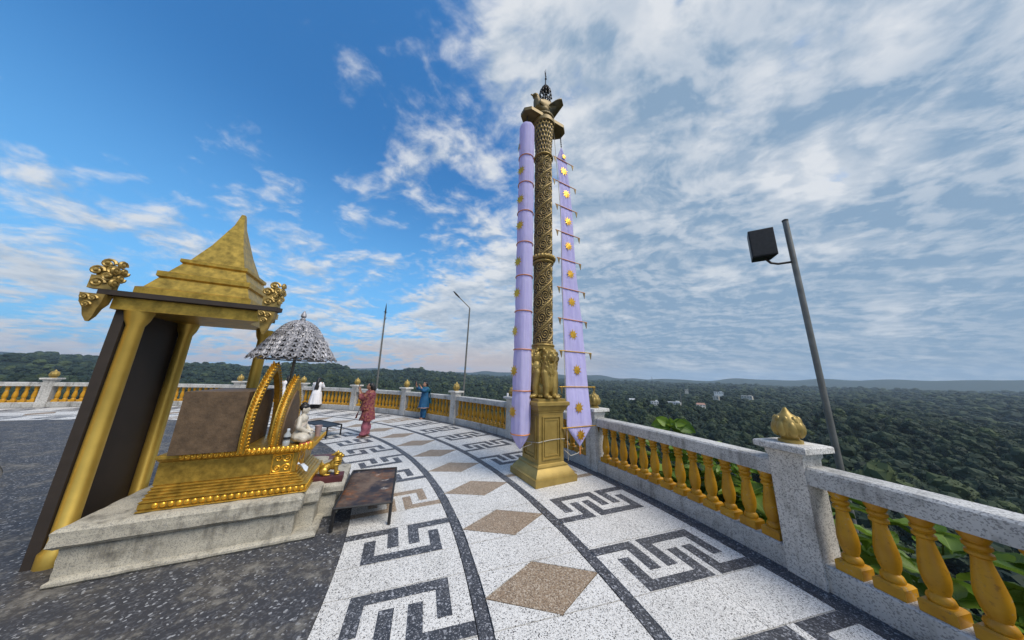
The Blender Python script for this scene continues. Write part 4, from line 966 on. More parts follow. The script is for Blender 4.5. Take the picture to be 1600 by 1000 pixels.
def build_umbrella():
    p = Vector((-3.175, 3.865, 0)); zr = 2.02
    t = thing('ceremonial_umbrella', 'silver filigree ceremonial umbrella on a pole over the golden shrine', 'umbrella', (p.x, p.y, 0.42), TH)
    z0 = -0.42
    obj('pole', MB().tube([(0, 0, 0.036), (0, 0, 2.60 + z0)], 0.019, 10), 'galvanised', t)
    obj('top_bud', MB().lathe([(0.03, 2.585 + z0), (0.035, 2.62 + z0), (0.02, 2.64 + z0), (0.036, 2.665 + z0), (0.03, 2.70 + z0), (0.008, 2.75 + z0)], 14), 'silver', t)
    def prof(q):                                        # q 0 at top .. 1 at skirt
        return (0.035 + 0.245 * math.sin(min(q, 1) * PI / 2) ** 1.1 + 0.035 * max(0, q - 0.7) / 0.3, 2.60 - 0.30 * (q ** 1.6))
    np_ = 12
    for k in range(np_):
        a0 = 2 * PI * k / np_
        rib = MB().tube([(prof(q)[0] * math.cos(a0), prof(q)[0] * math.sin(a0), prof(q)[1] + z0) for q in np.linspace(0, 1, 14)], 0.0075, 6); obj('rib', rib, 'silver', t)
        m = MB(); am = a0 + PI / np_
        def pl(U, V): r_, z = prof(V); return ((r_) * math.cos(a0 + U), r_ * math.sin(a0 + U), z + z0)
        A_ = 2 * PI / np_
        for vi, v in enumerate(np.linspace(0.18, 0.95, 9)):
            nu = 1 if v < 0.3 else 2 if v < 0.62 else 3
            for ui in range(nu):
                u = (ui + 0.5) / nu * A_; r_ = prof(v)[0]; hw = A_ / nu * 0.46
                pts = []
                for i in range(16):
                    q = i / 15; rr = (1 - 0.8 * q); an = 2 * PI * 1.35 * q * (1 if (ui + vi) % 2 else -1) + vi
                    pts.append(pl(u + hw * rr * math.cos(an), v + 0.055 * rr * math.sin(an)))
                m.tube(pts, 0.0105, 4)
        obj('filigree_panel', m, 'silver', t)
    obj('inner_shade', MB().loft([[((prof(q)[0] - 0.022) * math.cos(a), (prof(q)[0] - 0.022) * math.sin(a), prof(q)[1] + z0 - 0.012) for a in np.linspace(0, 2 * PI, 37)[:-1]] for q in np.linspace(0.02, 1.0, 14)] + [[(0.43 * math.cos(a), 0.43 * math.sin(a), 2.08 + z0) for a in np.linspace(0, 2 * PI, 37)[:-1]]], cap=False), 'inner_shade', t, True, None)  # added dark inner dome, stands for the shade seen through the filigree gaps
    for zz, rr in ((2.305, 0.32), (2.01, 0.37)):
        obj('hoop', MB().tube([(rr * math.cos(2 * PI * k / 48), rr * math.sin(2 * PI * k / 48), zz + z0) for k in range(48)], 0.009, 6, True), 'silver', t)
    for tier, (rt, zt, n_) in enumerate(((0.315, 2.315, 18), (0.355, 2.245, 20), (0.40, 2.175, 22), (0.445, 2.11, 24))):
        for k in range(n_):
            a = 2 * PI * (k + 0.5 * tier) / n_; ca, sa = math.cos(a), math.sin(a); m = MB(); hw = rt * PI / n_ * 1.15
            def q3(u, v): return ((rt + 0.055 * v + 0.008) * ca - u * sa, (rt + 0.055 * v + 0.008) * sa + u * ca, zt + z0 - 0.085 * v)
            ol = [q3(hw * x, y) for x, y in ((-1, 0), (-1, 0.45), (-0.72, 0.8), (0, 1.05), (0.72, 0.8), (1, 0.45), (1, 0))]
            m.tube(ol, 0.009, 4)
            for s in (-1, 1):
                pts = [q3(s * hw * 0.45 + hw * 0.42 * (1 - 0.75 * i / 11) * math.cos(s * 7.5 * i / 11), 0.42 + 0.36 * (1 - 0.75 * i / 11) * math.sin(s * 7.5 * i / 11)) for i in range(12)]
                m.tube(pts, 0.0095, 4)
            m.caps(q3(0, 0.98), q3(0, 1.28), 0.008, 0.004, 5)
            obj('scallop', m, 'silver', t)
    m = MB()
    for k in range(6): m.tube([(0, 0, 2.06 + z0), (0.37 * math.cos(k * PI / 3), 0.37 * math.sin(k * PI / 3), 2.01 + z0)], 0.007, 5)
    obj('spokes', m, 'galvanised', t)
build_umbrella()

def table(name, label, corners, ztop, matn):
    c = sum(corners, Vector()) / 4; c.z = 0
    t = thing(name, label, 'table', c)
    P = [Vector((q.x - c.x, q.y - c.y, 0)) for q in corners]
    top = MB(); n = 12; g = []
    for i in range(n + 1):
        row = []
        for j in range(n + 1):
            u, v = i / n, j / n; p = P[0] * (1 - u) * (1 - v) + P[1] * u * (1 - v) + P[2] * u * v + P[3] * (1 - u) * v
            row.append((p.x, p.y, ztop - 0.010 * math.sin(PI * u) * math.sin(PI * v) - 0.003 * math.sin(9 * u + 5 * v)))
        g.append(row)
    o = obj('tray_sheet', top.loft(g, closed=False), matn, t, True, None); o.modifiers.new('t', 'SOLIDIFY').thickness = 0.004
    f = MB()
    for i in range(4):
        a, b = P[i], P[(i + 1) % 4]; f.tube([(a.x, a.y, ztop + 0.004), (b.x, b.y, ztop + 0.004)], 0.012, 4)
    obj('frame', f, 'dark_iron', t, False)
    for i in range(4):
        a = P[i] * 0.98; obj('leg', MB().box((a.x, a.y, (ztop - 0.008) / 2), (0.030, 0.030, ztop - 0.008)), 'dark_iron', t, False)
def bpx(x, y): return (420 + x / 3.3333, 700 + y / 3.3333)
zt = 0.247
table('offering_table', 'low rusty sheet metal offering table near the stone base', [at_z(*bpx(440, 120), zt), at_z(*bpx(665, 103), zt), at_z(*bpx(640, 285), zt), at_z(*bpx(335, 320), zt)], zt, 'rusty_tray')
zt = 0.30
table('offering_table', 'low black metal offering table behind the white Buddha, farther away', [at_z(500, 656.6, zt), at_z(534.6, 663, zt), at_z(512, 668, zt), at_z(472, 660, zt)], zt, 'dark_iron')

# ------------------------------------------------------------------ people
def finger_hand(m, wrist, d, side, curl_=0.3, sc=1.0):       # wrist point, hand direction d, side vector (thumb side)
    d = Vector(d).normalized(); side = (Vector(side) - d * Vector(side).dot(d)).normalized(); nrm = d.cross(side)
    w_ = Vector(wrist); pc = w_ + d * 0.045 * sc
    m.caps(w_, w_ + d * 0.03, 0.021 * sc, 0.024 * sc, 8); m.caps(pc - side * 0.018, pc + side * 0.018, 0.022, 0.022, 8); m.caps(w_ + d * 0.07 - side * 0.022, w_ + d * 0.07 + side * 0.022, 0.014, 0.014, 8)
    for i, ln in enumerate((0.062, 0.070, 0.064, 0.050)):
        b = w_ + d * 0.078 + side * (0.028 - 0.019 * i); k = b + d * ln * 0.55 + nrm * 0.004; e = k + (d * math.cos(curl_ * 2) + nrm * math.sin(curl_ * 2)) * ln * 0.5
        m.caps(b, k, 0.0095, 0.009, 6); m.caps(k, e, 0.009, 0.008, 6)
    b = w_ + d * 0.025 + side * 0.022; k = b + (d * 0.6 + side * 0.8).normalized() * 0.035; m.caps(b, k, 0.012, 0.010, 6); m.caps(k, k + (d * 0.85 + nrm * 0.5).normalized() * 0.03, 0.010, 0.008, 6)
def face(m, hc, head_pitch=0.0):
    rot = Matrix.Rotation(-head_pitch, 3, 'Y')
    def P(x, y, z): v = rot @ Vector((x, y, z)); return (hc[0] + v.x, hc[1] + v.y, hc[2] + v.z)
    m.ball(P(0, 0, 0), (0.088, 0.072, 0.108), 16, 10, rot); m.ball(P(0.022, 0, -0.055), (0.062, 0.056, 0.058), 12, 8, rot)
    m.caps(P(0.082, 0, 0.015), P(0.102, 0, -0.022), 0.009, 0.014, 8); m.ball(P(0.078, 0, -0.052), (0.012, 0.022, 0.009), 8, 6); m.ball(P(0.070, 0, -0.090), (0.018, 0.022, 0.018), 8, 6); m.ball(P(0.072, 0, 0.042), (0.018, 0.05, 0.012), 8, 6)
    for s in (-1, 1): m.ball(P(-0.005, s * 0.073, -0.010), (0.018, 0.008, 0.030), 8, 6); m.ball(P(0.055, s * 0.036, -0.03), (0.024, 0.022, 0.022), 8, 6)
    return P
def eyes(P, parent):
    e = MB()
    for s in (-1, 1): e.ball(P(0.079, s * 0.030, 0.012), (0.010, 0.014, 0.008), 8, 6); e.ball(P(0.080, s * 0.031, 0.034), (0.008, 0.020, 0.004), 8, 6)
    obj('eyes', e, 'black_hair', parent)
def dress(rows, n=44, folds=9, amp=0.012, seed=0):           # rows: (z, cx, cy, rx, ry, fold strength)
    rg = []
    r2 = np.random.default_rng(seed); ph = r2.uniform(0, 6.28, 3)
    Z = [r_[0] for r_ in rows]
    zz = np.linspace(Z[0], Z[-1], 46); order = np.argsort(Z)
    def itp(i): return np.interp(zz, np.array(Z)[order], np.array([r_[i] for r_ in rows])[order])
    cx_, cy_, rx, ry, fs = (itp(i) for i in range(1, 6))
    for i, z in enumerate(zz):
        ring = []
        for a in np.linspace(0, 2 * PI, n + 1)[:-1]:
            fo = 1 + fs[i] * (0.6 * math.sin(folds * a + ph[0] + 2.0 * math.sin(z * 3)) + 0.4 * math.sin((folds * 2 - 3) * a + ph[1] + z * 4) + 0.3 * math.sin(3 * a + z * 9 + ph[2]))
            ring.append((cx_[i] + rx[i] * fo * math.cos(a), cy_[i] + ry[i] * fo * math.sin(a), z + 0.012 * math.sin(3 * a + ph[2]) * (1 if i > 40 else 0)))
        rg.append(ring)
    return MB().loft(rg, cap=False)
def cloth(name, mb, mat, parent, th=0.006):
    o = obj(name, mb, mat, parent, True, None); o.modifiers.new('t', 'SOLIDIFY').thickness = th; return o
def sleeve(pts, rads, mat, parent, name='sleeve'):
    P_ = [Vector(p) for p in pts]; path = []; rr = []
    for i in range(len(P_) - 1):
        for q in np.linspace(0, 1, 7)[:-1]: path.append(P_[i].lerp(P_[i + 1], q)); rr.append(rads[i] + (rads[i + 1] - rads[i]) * q + 0.006 * math.sin(12 * (i + q)))
    path.append(P_[-1]); rr.append(rads[-1])
    return obj(name, MB().tube(path, rr, 12), mat, parent, True, 60)
def person(label, loc, face_dir, H_, spec):
    rz = math.atan2(face_dir[1], face_dir[0]); t = thing('person', label, 'person', loc, rz); s = H_ / 1.60; t.scale = (s, s, s)
    m = MB(); hc = spec.get('head', (0.02, 0, 1.485)); hp = spec.get('pitch', 0.0)
    P = face(m, hc, hp)
    m.caps((-0.01, 0, 1.30), (hc[0] - 0.015, hc[1], hc[2] - 0.08), 0.050, 0.046)
    m.ball((-0.01, 0, 1.20), (0.092, 0.150, 0.16), 16, 10); m.ball((-0.01, 0, 1.02), (0.088, 0.118, 0.16), 16, 10); m.ball((-0.015, 0, 0.88), (0.112, 0.155, 0.13), 16, 10)
    m.caps((-0.012, -0.13, 1.30), (-0.012, 0.13, 1.30), 0.052, 0.052, 10)
    for sd in (-1, 1):
        hip = (-0.01, sd * 0.085, 0.86); kn = (0.01 + spec.get('knee', 0.0) * sd, sd * 0.085, 0.46); an = (-0.015 + spec.get('step', 0.0) * sd, sd * 0.08, 0.085)
        m.caps(hip, kn, 0.082, 0.055); m.caps(kn, an, 0.054, 0.036); m.ball((an[0] + 0.055, an[1], 0.034), (0.105, 0.040, 0.030), 12, 7)
        ar = spec['arms'][0 if sd < 0 else 1]                 # right, left: elbow, wrist, hand dir, thumb side
        sh = (-0.01, sd * 0.165, 1.295); m.caps(sh, ar[0], 0.047, 0.037); m.caps(ar[0], ar[1], 0.037, 0.025); finger_hand(m, ar[1], ar[2], ar[3], spec.get('curl', 0.35))
    blob('body', m, 'skin', t, 0.0075, 3)
    eyes(P, t)
    h = MB(); rot = Matrix.Rotation(-hp, 3, 'Y')
    def HP(x, y, z): v = rot @ Vector((x, y, z)); return (hc[0] + v.x, hc[1] + v.y, hc[2] + v.z)
    h.ball(HP(-0.022, 0, 0.020), (0.093, 0.083, 0.106), 16, 10, rot)
    if spec.get('hair') == 'long':
        h.caps(HP(-0.06, 0, 0.0), HP(-0.105, 0, -0.16), 0.085, 0.085, 12); h.caps(HP(-0.105, 0, -0.16), (hc[0] - 0.155, 0, hc[2] - 0.42), 0.085, 0.070, 12)
        for q in range(7): h.caps(HP(-0.06, (q - 3) * 0.024, -0.1), (hc[0] - 0.185, (q - 3) * 0.03, hc[2] - 0.50 - 0.02 * (q % 3)), 0.035, 0.015, 6)
    else:
        h.caps(HP(-0.07, 0, 0.02), HP(-0.115, 0, -0.06), 0.075, 0.075, 12); h.ball(HP(-0.13, 0, -0.09), (0.06, 0.07, 0.085), 12, 8)
        h.caps(HP(-0.10, 0, -0.05), HP(-0.15, 0, -0.24), 0.075, 0.05, 10)
    blob('hair', h, 'black_hair', t, 0.010, 2)
    return t, P
def shoes(t, spec):
    for sd in (-1, 1):
        x = -0.015 + spec.get('step', 0.0) * sd
        obj('sandal', MB().loft([[(x + 0.05 + 0.125 * math.cos(a), sd * 0.08 + 0.047 * math.sin(a) * (1 + 0.15 * math.cos(a)), z) for a in np.linspace(0, 2 * PI, 17)[:-1]] for z in (0.0005, 0.016)]), 'sandal', t, True, 30)
def phone(label, p, normal):
    n = Vector(normal).normalized(); o = thing('phone', label, 'phone', p); o.rotation_euler = n.to_track_quat('Y', 'Z').to_euler()
    b = obj('phone_body', MB().box((0, 0, 0), (0.075, 0.009, 0.155)), 'black_plastic', o, False); bv = b.modifiers.new('b', 'BEVEL'); bv.width = 0.006; bv.segments = 2
    obj('screen', MB().box((0, -0.0055, 0), (0.068, 0.002, 0.146)), 'window_dark', o, False); return o
def W_(t, p):
    M_ = Matrix.LocRotScale(t.location, t.rotation_euler.to_quaternion(), t.scale); return M_ @ Vector(p)

# woman in red
pr = at_z(569, 682.5)
up_arm = [((0.20, -0.17, 1.12), (0.30, -0.09, 1.36), (0.10, 0.15, 1), (0.0, 1, 0.2)), ((0.20, 0.17, 1.12), (0.30, 0.06, 1.34), (0.10, -0.15, 1), (0.0, -1, 0.2))]
spec = dict(arms=up_arm, hair='bun', pitch=R(14), step=0.05, knee=0.02)
vdir = Vector((pr.x, pr.y, 0)).normalized(); left = Vector((-vdir.y, vdir.x, 0))
t, P = person('woman in red patterned shawl and pink trousers raising a phone with both hands', pr, left + vdir * 0.12, 1.57, spec)
cloth('tunic', dress([(1.36, -0.01, 0, 0.075, 0.09, 0.0), (1.325, -0.01, 0, 0.10, 0.17, 0.0), (1.26, -0.01, 0, 0.125, 0.20, 0.01), (1.10, -0.01, 0, 0.130, 0.175, 0.03), (0.98, -0.01, 0, 0.130, 0.165, 0.03), (0.84, -0.01, 0, 0.165, 0.195, 0.05), (0.64, -0.01, 0, 0.185, 0.205, 0.09), (0.48, 0.0, 0, 0.205, 0.215, 0.13)], 48, 7, seed=2), 'red_pattern', t)
cloth('shawl', dress([(1.375, -0.015, 0, 0.085, 0.10, 0.02), (1.34, -0.01, 0, 0.125, 0.19, 0.03), (1.24, 0.0, 0, 0.165, 0.235, 0.04), (1.08, 0.015, 0, 0.175, 0.225, 0.05), (0.92, 0.02, 0, 0.175, 0.215, 0.06), (0.78, 0.03, 0, 0.185, 0.215, 0.07)], 52, 11, seed=5), 'red_pattern', t)
for s in (-1, 1):
    a = up_arm[0 if s < 0 else 1]; sleeve([(-0.01, s * 0.16, 1.295), a[0], Vector(a[0]).lerp(Vector(a[1]), 0.55)], [0.075, 0.068, 0.058], 'red_pattern', t)
    obj('trouser_leg', MB().loft([[(x + 0.012 * math.sin(z * 21) + rx * (1 + 0.07 * math.sin(5 * a_ + z * 9)) * math.cos(a_), s * 0.085 + rx * (1 + 0.07 * math.sin(4 * a_ + z * 6)) * math.sin(a_), z) for a_ in np.linspace(0, 2 * PI, 21)[:-1]] for z, x, rx in [(0.80 - 0.73 * q, -0.01 + 0.05 * s * max(0, q - 0.3), 0.098 - 0.004 * q + 0.01 * math.sin(q * 20)) for q in np.linspace(0, 1, 22)]]), 'pink_cloth', t, True, None)
tail = [[(0.20 + 0.10 * q + 0.05 * (j / 6) * q, -0.16 - 0.02 * math.sin(6 * q + j), 1.13 - 0.62 * q - 0.03 * j * (1 - q)) for j in range(7)] for q in np.linspace(0, 1, 14)]
cloth('shawl_end', MB().loft(tail, closed=False), 'red_pattern', t)
shoes(t, spec)
pc = W_(t, (0.335, -0.012, 1.475)); phone('black phone held up by the woman in red', pc, (t.matrix_basis.to_3x3() @ Vector((1, 0, 0.12))))
obj('hair_clip', MB().caps((-0.185, -0.02, 1.40), (-0.185, 0.02, 1.37), 0.018, 0.016, 8), 'tissue', t)

# woman in blue
pb = at_z(660, 654.5); vdir = Vector((pb.x, pb.y, 0)).normalized(); left = Vector((-vdir.y, vdir.x, 0))
arms = [((0.24, -0.20, 1.28), (0.40, -0.10, 1.46), (0.35, 0.1, 1), (0.0, 1, 0.2)), ((0.18, 0.20, 1.20), (0.27, 0.06, 1.40), (0.55, 0.1, 0.8), (0.0, -1, 0.2))]
spec = dict(arms=arms, hair='bun', pitch=R(8), step=0.02)
t, P = person('woman in bright blue tunic and teal scarf raising a phone by the balustrade', pb, left * 1.0 - vdir * 0.55, 1.555, spec)
cloth('tunic', dress([(1.37, -0.01, 0, 0.07, 0.085, 0.0), (1.33, -0.01, 0, 0.10, 0.17, 0.0), (1.26, -0.01, 0, 0.135, 0.205, 0.01), (1.12, -0.01, 0, 0.145, 0.185, 0.03), (0.98, -0.01, 0, 0.155, 0.18, 0.03), (0.84, -0.01, 0, 0.19, 0.21, 0.05), (0.62, 0.0, 0, 0.215, 0.235, 0.08), (0.47, 0.01, 0, 0.23, 0.24, 0.10)], 48, 7, seed=12), 'blue_cloth', t)
cloth('embroidered_hem', dress([(0.505, 0.009, 0, 0.231, 0.243, 0.098), (0.475, 0.01, 0, 0.236, 0.247, 0.10)], 48, 7, seed=12), 'cup_paper', t, 0.003)
cloth('scarf', dress([(1.385, -0.02, 0, 0.08, 0.095, 0.04), (1.345, -0.015, 0, 0.13, 0.185, 0.05), (1.27, -0.01, 0, 0.155, 0.225, 0.06), (1.17, -0.01, 0, 0.165, 0.215, 0.08)], 52, 12, seed=15), 'teal_scarf', t)
tail = [[(-0.14 - 0.05 * math.sin(2.2 * q) + 0.02 * math.sin(j + 5 * q), -0.05 + 0.045 * j + 0.03 * q, 1.28 - 0.62 * q) for j in range(7)] for q in np.linspace(0, 1, 14)]
cloth('scarf_end', MB().loft(tail, closed=False), 'teal_scarf', t)
for s in (-1, 1):
    a = arms[0 if s < 0 else 1]; sleeve([(-0.01, s * 0.16, 1.295), a[0], Vector(a[0]).lerp(Vector(a[1]), 0.5)], [0.078, 0.068, 0.056], 'blue_cloth', t)
    obj('trouser_leg', MB().loft([[(x + rx * (1 + 0.06 * math.sin(5 * a_ + z * 9)) * math.cos(a_), s * 0.085 + rx * (1 + 0.06 * math.sin(4 * a_ + z * 6)) * math.sin(a_), z) for a_ in np.linspace(0, 2 * PI, 21)[:-1]] for z, x, rx in [(0.80 - 0.75 * q, -0.01, 0.102 - 0.022 * q + 0.008 * math.sin(q * 20)) for q in np.linspace(0, 1, 22)]]), 'blue_cloth', t, True, None)
shoes(t, spec)
phone('black phone held up by the woman in blue', W_(t, (0.455, -0.085, 1.565)), t.matrix_basis.to_3x3() @ Vector((1, 0.1, 0.2)))

# woman in white, seen from behind, and a companion half hidden by the shrine
pw = at_z(490.5, 638.3); vdir = Vector((pw.x, pw.y, 0)).normalized(); left = Vector((-vdir.y, vdir.x, 0))
arms = [((0.10, -0.24, 1.08), (0.24, -0.10, 1.14), (0.6, 0.5, 0.3), (0, 0.3, 1)), ((0.10, 0.24, 1.08), (0.24, 0.10, 1.14), (0.6, -0.5, 0.3), (0, -0.3, 1))]
spec = dict(arms=arms, hair='long', pitch=R(-4), step=0.02)
def white_woman(label, loc, fd, hgt, topm, seed):
    t, P = person(label, loc, fd, hgt, spec)
    cloth('long_tunic', dress([(1.36, -0.01, 0, 0.075, 0.09, 0.0), (1.325, -0.01, 0, 0.11, 0.18, 0.0), (1.25, -0.01, 0, 0.135, 0.20, 0.01), (1.08, -0.01, 0, 0.13, 0.165, 0.03), (0.95, -0.01, 0, 0.15, 0.175, 0.03), (0.80, -0.01, 0, 0.19, 0.215, 0.06), (0.55, 0.0, 0, 0.225, 0.25, 0.08), (0.22, 0.01, 0, 0.265, 0.29, 0.09)], 48, 8, seed=seed), topm, t)
    for s in (-1, 1):
        a = arms[0 if s < 0 else 1]; sleeve([(-0.01, s * 0.165, 1.295), a[0], Vector(a[0]).lerp(Vector(a[1]), 0.7)], [0.075, 0.066, 0.055], topm, t)
        obj('trouser_leg', MB().loft([[(-0.01 + rx * math.cos(a_), s * 0.09 + rx * math.sin(a_), z) for a_ in np.linspace(0, 2 * PI, 17)[:-1]] for z, rx in ((0.9, 0.11), (0.6, 0.11), (0.3, 0.115), (0.03, 0.125))]), 'black_cloth', t, True, None)
    shoes(t, spec); return t
white_woman('woman with long black hair in a white dress looking out over the balustrade', pw, vdir * 1.0 + left * -0.35, 1.57, 'white_cloth', 21)
p4 = at_z(441, 638.0)
white_woman('dark haired person in white and black half hidden behind the golden shrine', p4, vdir + left * 0.5, 1.62, 'white_cloth', 31)

# ------------------------------------------------------------------ poles beyond the balustrade
def groundz(p): return float(terr_h(p.x, p.y))
def build_poles():
    p = at_d(723, 612, 20.5); top = at_d(734, 482, 20.5); tip = at_d(711, 457.5, 20.7)
    g = groundz(p); t = thing('street_lamp', 'tall grey street lamp with a bent arm outside the balustrade', 'street lamp', (p.x, p.y, g))
    d = Vector((p.x, p.y, g)); lx_ = Vector((top.x, top.y, top.z)) - d
    obj('pole', MB().tube([(0, 0, -0.4), (0, 0, 0.6), Vector((0, 0, 0)).lerp(lx_, 0.6), lx_], [0.10, 0.075, 0.068, 0.055], 10), 'galvanised', t)
    tp = tip - d; obj('arm', MB().tube([lx_, lx_ + (tp - lx_) * 0.05 + Vector((0, 0, 0.05)), lx_.lerp(tp, 0.72)], 0.040, 8), 'galvanised', t)
    hd = (tp - lx_).normalized(); a = lx_.lerp(tp, 0.68); q = hd.to_track_quat('Z', 'Y'); rings = []
    for z, w_, h_ in ((0, 0.04, 0.04), (0.10, 0.07, 0.055), (0.30, 0.11, 0.07), (0.60, 0.10, 0.06), (0.74, 0.05, 0.035)):
        rings.append([tuple(a + q @ Vector((w_ * math.cos(k * PI / 5), h_ * math.sin(k * PI / 5), z))) for k in range(10)])
    hm = obj('lamp_head', MB().loft(rings), 'dark_iron', t)
    obj('lens', MB().ball(tuple(a + hd * 0.42 + Vector((0, 0, -0.055))), (0.09, 0.09, 0.03), 10, 6), 'lamp_glass', hm)
    obj('base_plate', MB().box((0, 0, 0.0), (0.35, 0.35, 0.06)), 'galvanised', t, False)
    p = at_d(591, 600, 23); top = at_d(604, 474, 23); g = groundz(p)
    t = thing('flagpole', 'thin grey bare flagpole leaning slightly beyond the terrace edge', 'flagpole', (p.x, p.y, g)); d = Vector((p.x, p.y, g)); L_ = top - d
    obj('pole', MB().tube([(0, 0, -0.4), L_ * 0.5, L_ * 0.93], [0.085, 0.07, 0.055], 10), 'galvanised', t)
    obj('pole_top', MB().tube([L_ * 0.93, L_ * 0.97, L_], [0.075, 0.045, 0.008], 8), 'dark_iron', t)
    m = MB(); m.tube([L_ * 0.94 + Vector((-0.14, 0, 0.03)), L_ * 0.94 + Vector((0.14, 0, -0.03))], 0.018, 6); m.tube([L_ * 0.88 + Vector((0.04, -0.04, 0)), L_ * 0.90 + Vector((0.14, -0.04, 0))], 0.016, 6); obj('cleat', m, 'dark_iron', t)
    obj('halyard', MB().tube([L_ * 0.94 + Vector((-0.12, 0, 0.0)), L_ * 0.6 + Vector((-0.10, 0, 0)), L_ * 0.25 + Vector((-0.05, 0, 0))], 0.006, 4), 'rope', t)
    # loudspeaker on a pole at the right
    D_ = 7.0; a = at_d(1164, 365, D_); b = at_d(1165, 407, D_)
    rdir = Vector((a.y, -a.x, 0)).normalized(); fwd = Vector((a.x, a.y, 0)).normalized()
    ctr = a + rdir * 0.20 + fwd * 0.12; g = groundz(ctr + rdir * 0.45)
    bx = thing('loudspeaker', 'black box loudspeaker on a bracket high above the balustrade at the right edge', 'loudspeaker', (ctr.x, ctr.y, b.z))
    rz = math.atan2(rdir.y, rdir.x) + R(14); bx.rotation_euler = (0, 0, rz); hh = a.z - b.z
    cab = obj('cabinet', MB().loft([[(-0.2, -0.15, z + o1), (0.2, -0.15, z + o1), (0.15, 0.15, z), (-0.15, 0.15, z)] for z, o1 in ((0, 0), (hh, 0.0))]), 'black_plastic', bx, False)
    bv = cab.modifiers.new('b', 'BEVEL'); bv.width = 0.012; bv.segments = 2
    obj('grille', MB().box((0, -0.156, hh / 2), (0.36, 0.012, hh - 0.05)), 'dark_iron', cab, False)
    obj('bracket', MB().tube([(0.05, 0.05, 0.005), (0.12, 0.05, -0.10), (0.22, 0.05, -0.14), (0.43, 0.05, -0.14)], 0.022, 6), 'dark_iron', bx)
    pp = W_(bx, (0.45, 0.05, 0)); sp = thing('speaker_pole', 'grey steel pole carrying the loudspeaker outside the balustrade', 'pole', (pp.x, pp.y, groundz(pp)))
    obj('pole', MB().tube([(0, 0, -0.3), (0, 0, b.z - groundz(pp) + 0.75)], 0.045, 10), 'galvanised', sp)
    obj('pole_cap', MB().lathe([(0.05, 0), (0.05, 0.03), (0.02, 0.05)], 10, (0, 0, b.z - groundz(pp) + 0.752)), 'dark_iron', sp)
build_poles()

# ------------------------------------------------------------------ plants outside the balustrade
def leaf_mesh(kind):
    L_, Wd, droop = ((0.34, 0.125, 0.10), (0.28, 0.10, 0.03), (0.40, 0.14, 0.20))[kind]
    g = []
    for i in range(9):
        q = i / 8; hw = Wd * (math.sin(PI * min(1, q * 1.02) ** 0.8) ** 0.75 if 0 < q < 1 else 0.03)
        hw = max(hw, 0.004); row = []
        for k in range(5):
            c_ = (k - 2) / 2; row.append((L_ * q, hw * c_, 0.05 * abs(c_) * (Wd / 0.12) - droop * q * q + 0.008 * math.sin(q * 22) * abs(c_) + 0.05 * q))
        g.append(row)
    me = MB().loft(g, closed=False).mesh('leaf', 'broad_leaf', True, None); return me
LEAF = [leaf_mesh(k) for k in range(3)]
def plant(label, base, tops, seed, group=None, n_low=0, sc=1.0):
    r2 = random.Random(seed); t = thing('broadleaf_plant', label, 'plant', base, 0, group)
    for tp in tops:
        T_ = Vector(tp) - Vector(base); mid = T_ * 0.5 + Vector((r2.uniform(-.08, .08), r2.uniform(-.08, .08), 0.05)); pts = [Vector((0, 0, -0.1)), mid, T_]
        obj('stem', MB().tube(pts, [0.016, 0.012, 0.006], 6), 'stem_green', t)
        for lv in range(1 + n_low):
            q = 1 - 0.16 * lv; b = (pts[1].lerp(pts[2], (q - 0.5) * 2) if q > 0.5 else pts[0].lerp(pts[1], q * 2)); k0 = r2.uniform(0, 6.28)
            for k in range(4 if lv == 0 else 3):
                l = link('leaf', LEAF[r2.randrange(3)], t, b); l.rotation_euler = (r2.uniform(-.35, .35), r2.uniform(-0.45, 0.35), k0 + k * (1.57 if lv == 0 else 2.1) + r2.uniform(-.3, .3)); s = sc * r2.uniform(0.7, 1.15); l.scale = (s, s, s)
    return t
def gpos(deg, r_): p = pol(deg, r_); return Vector((p.x, p.y, groundz(p)))
tall = plant('broad leafed plant rising above the balustrade rail', gpos(22.2, 16.5), [at_d(1046, 668, 6.75), at_d(1060, 672, 6.75)], 3, None, 2, 0.8)
def set_leaf(px, py, px2, py2, D_, face_up=0.5, sc=1.0, kind=0):       # a leaf from its stalk (px,py) to its tip (px2,py2), blade turned to the open side
    a, b = at_d(px, py, D_), at_d(px2, py2, D_ - 0.06); x = (b - a); Ln = x.length; x.normalize()
    nz = (Vector((-a.x, -a.y, 0)).normalized() * (1 - face_up) + Vector((0, 0, 1)) * face_up); nz = (nz - x * nz.dot(x)).normalized(); y = nz.cross(x)
    l = link('leaf', LEAF[kind], tall); l.matrix_basis = Matrix.Translation(a - tall.location) @ Matrix((x, y, nz)).transposed().to_4x4() @ Matrix.Scale(Ln / 0.32 * sc, 4)
for q in ((1046, 664, 1020, 652), (1046, 663, 1019, 664), (1047, 666, 1028, 676), (1052, 662, 1072, 662), (1054, 660, 1085, 675), (1050, 664, 1062, 676), (1049, 662, 1046, 650)):
    set_leaf(*q, 6.72, 0.35, 1.0, random.choice((0, 1)))
k = 0
ORD = ['nearest', 'second', 'third', 'fourth', 'fifth', 'sixth', 'seventh', 'eighth']
PL = ['leafy green plant behind the balusters, %s to the right of the lilac flat banner' % q for q in ORD] + ['leafy green plant behind the balusters just short of the right hand post', 'leafy green plant behind the stone post on the right', 'leafy green plant behind the balusters just past the right hand post', 'rightmost leafy green plant behind the balusters']
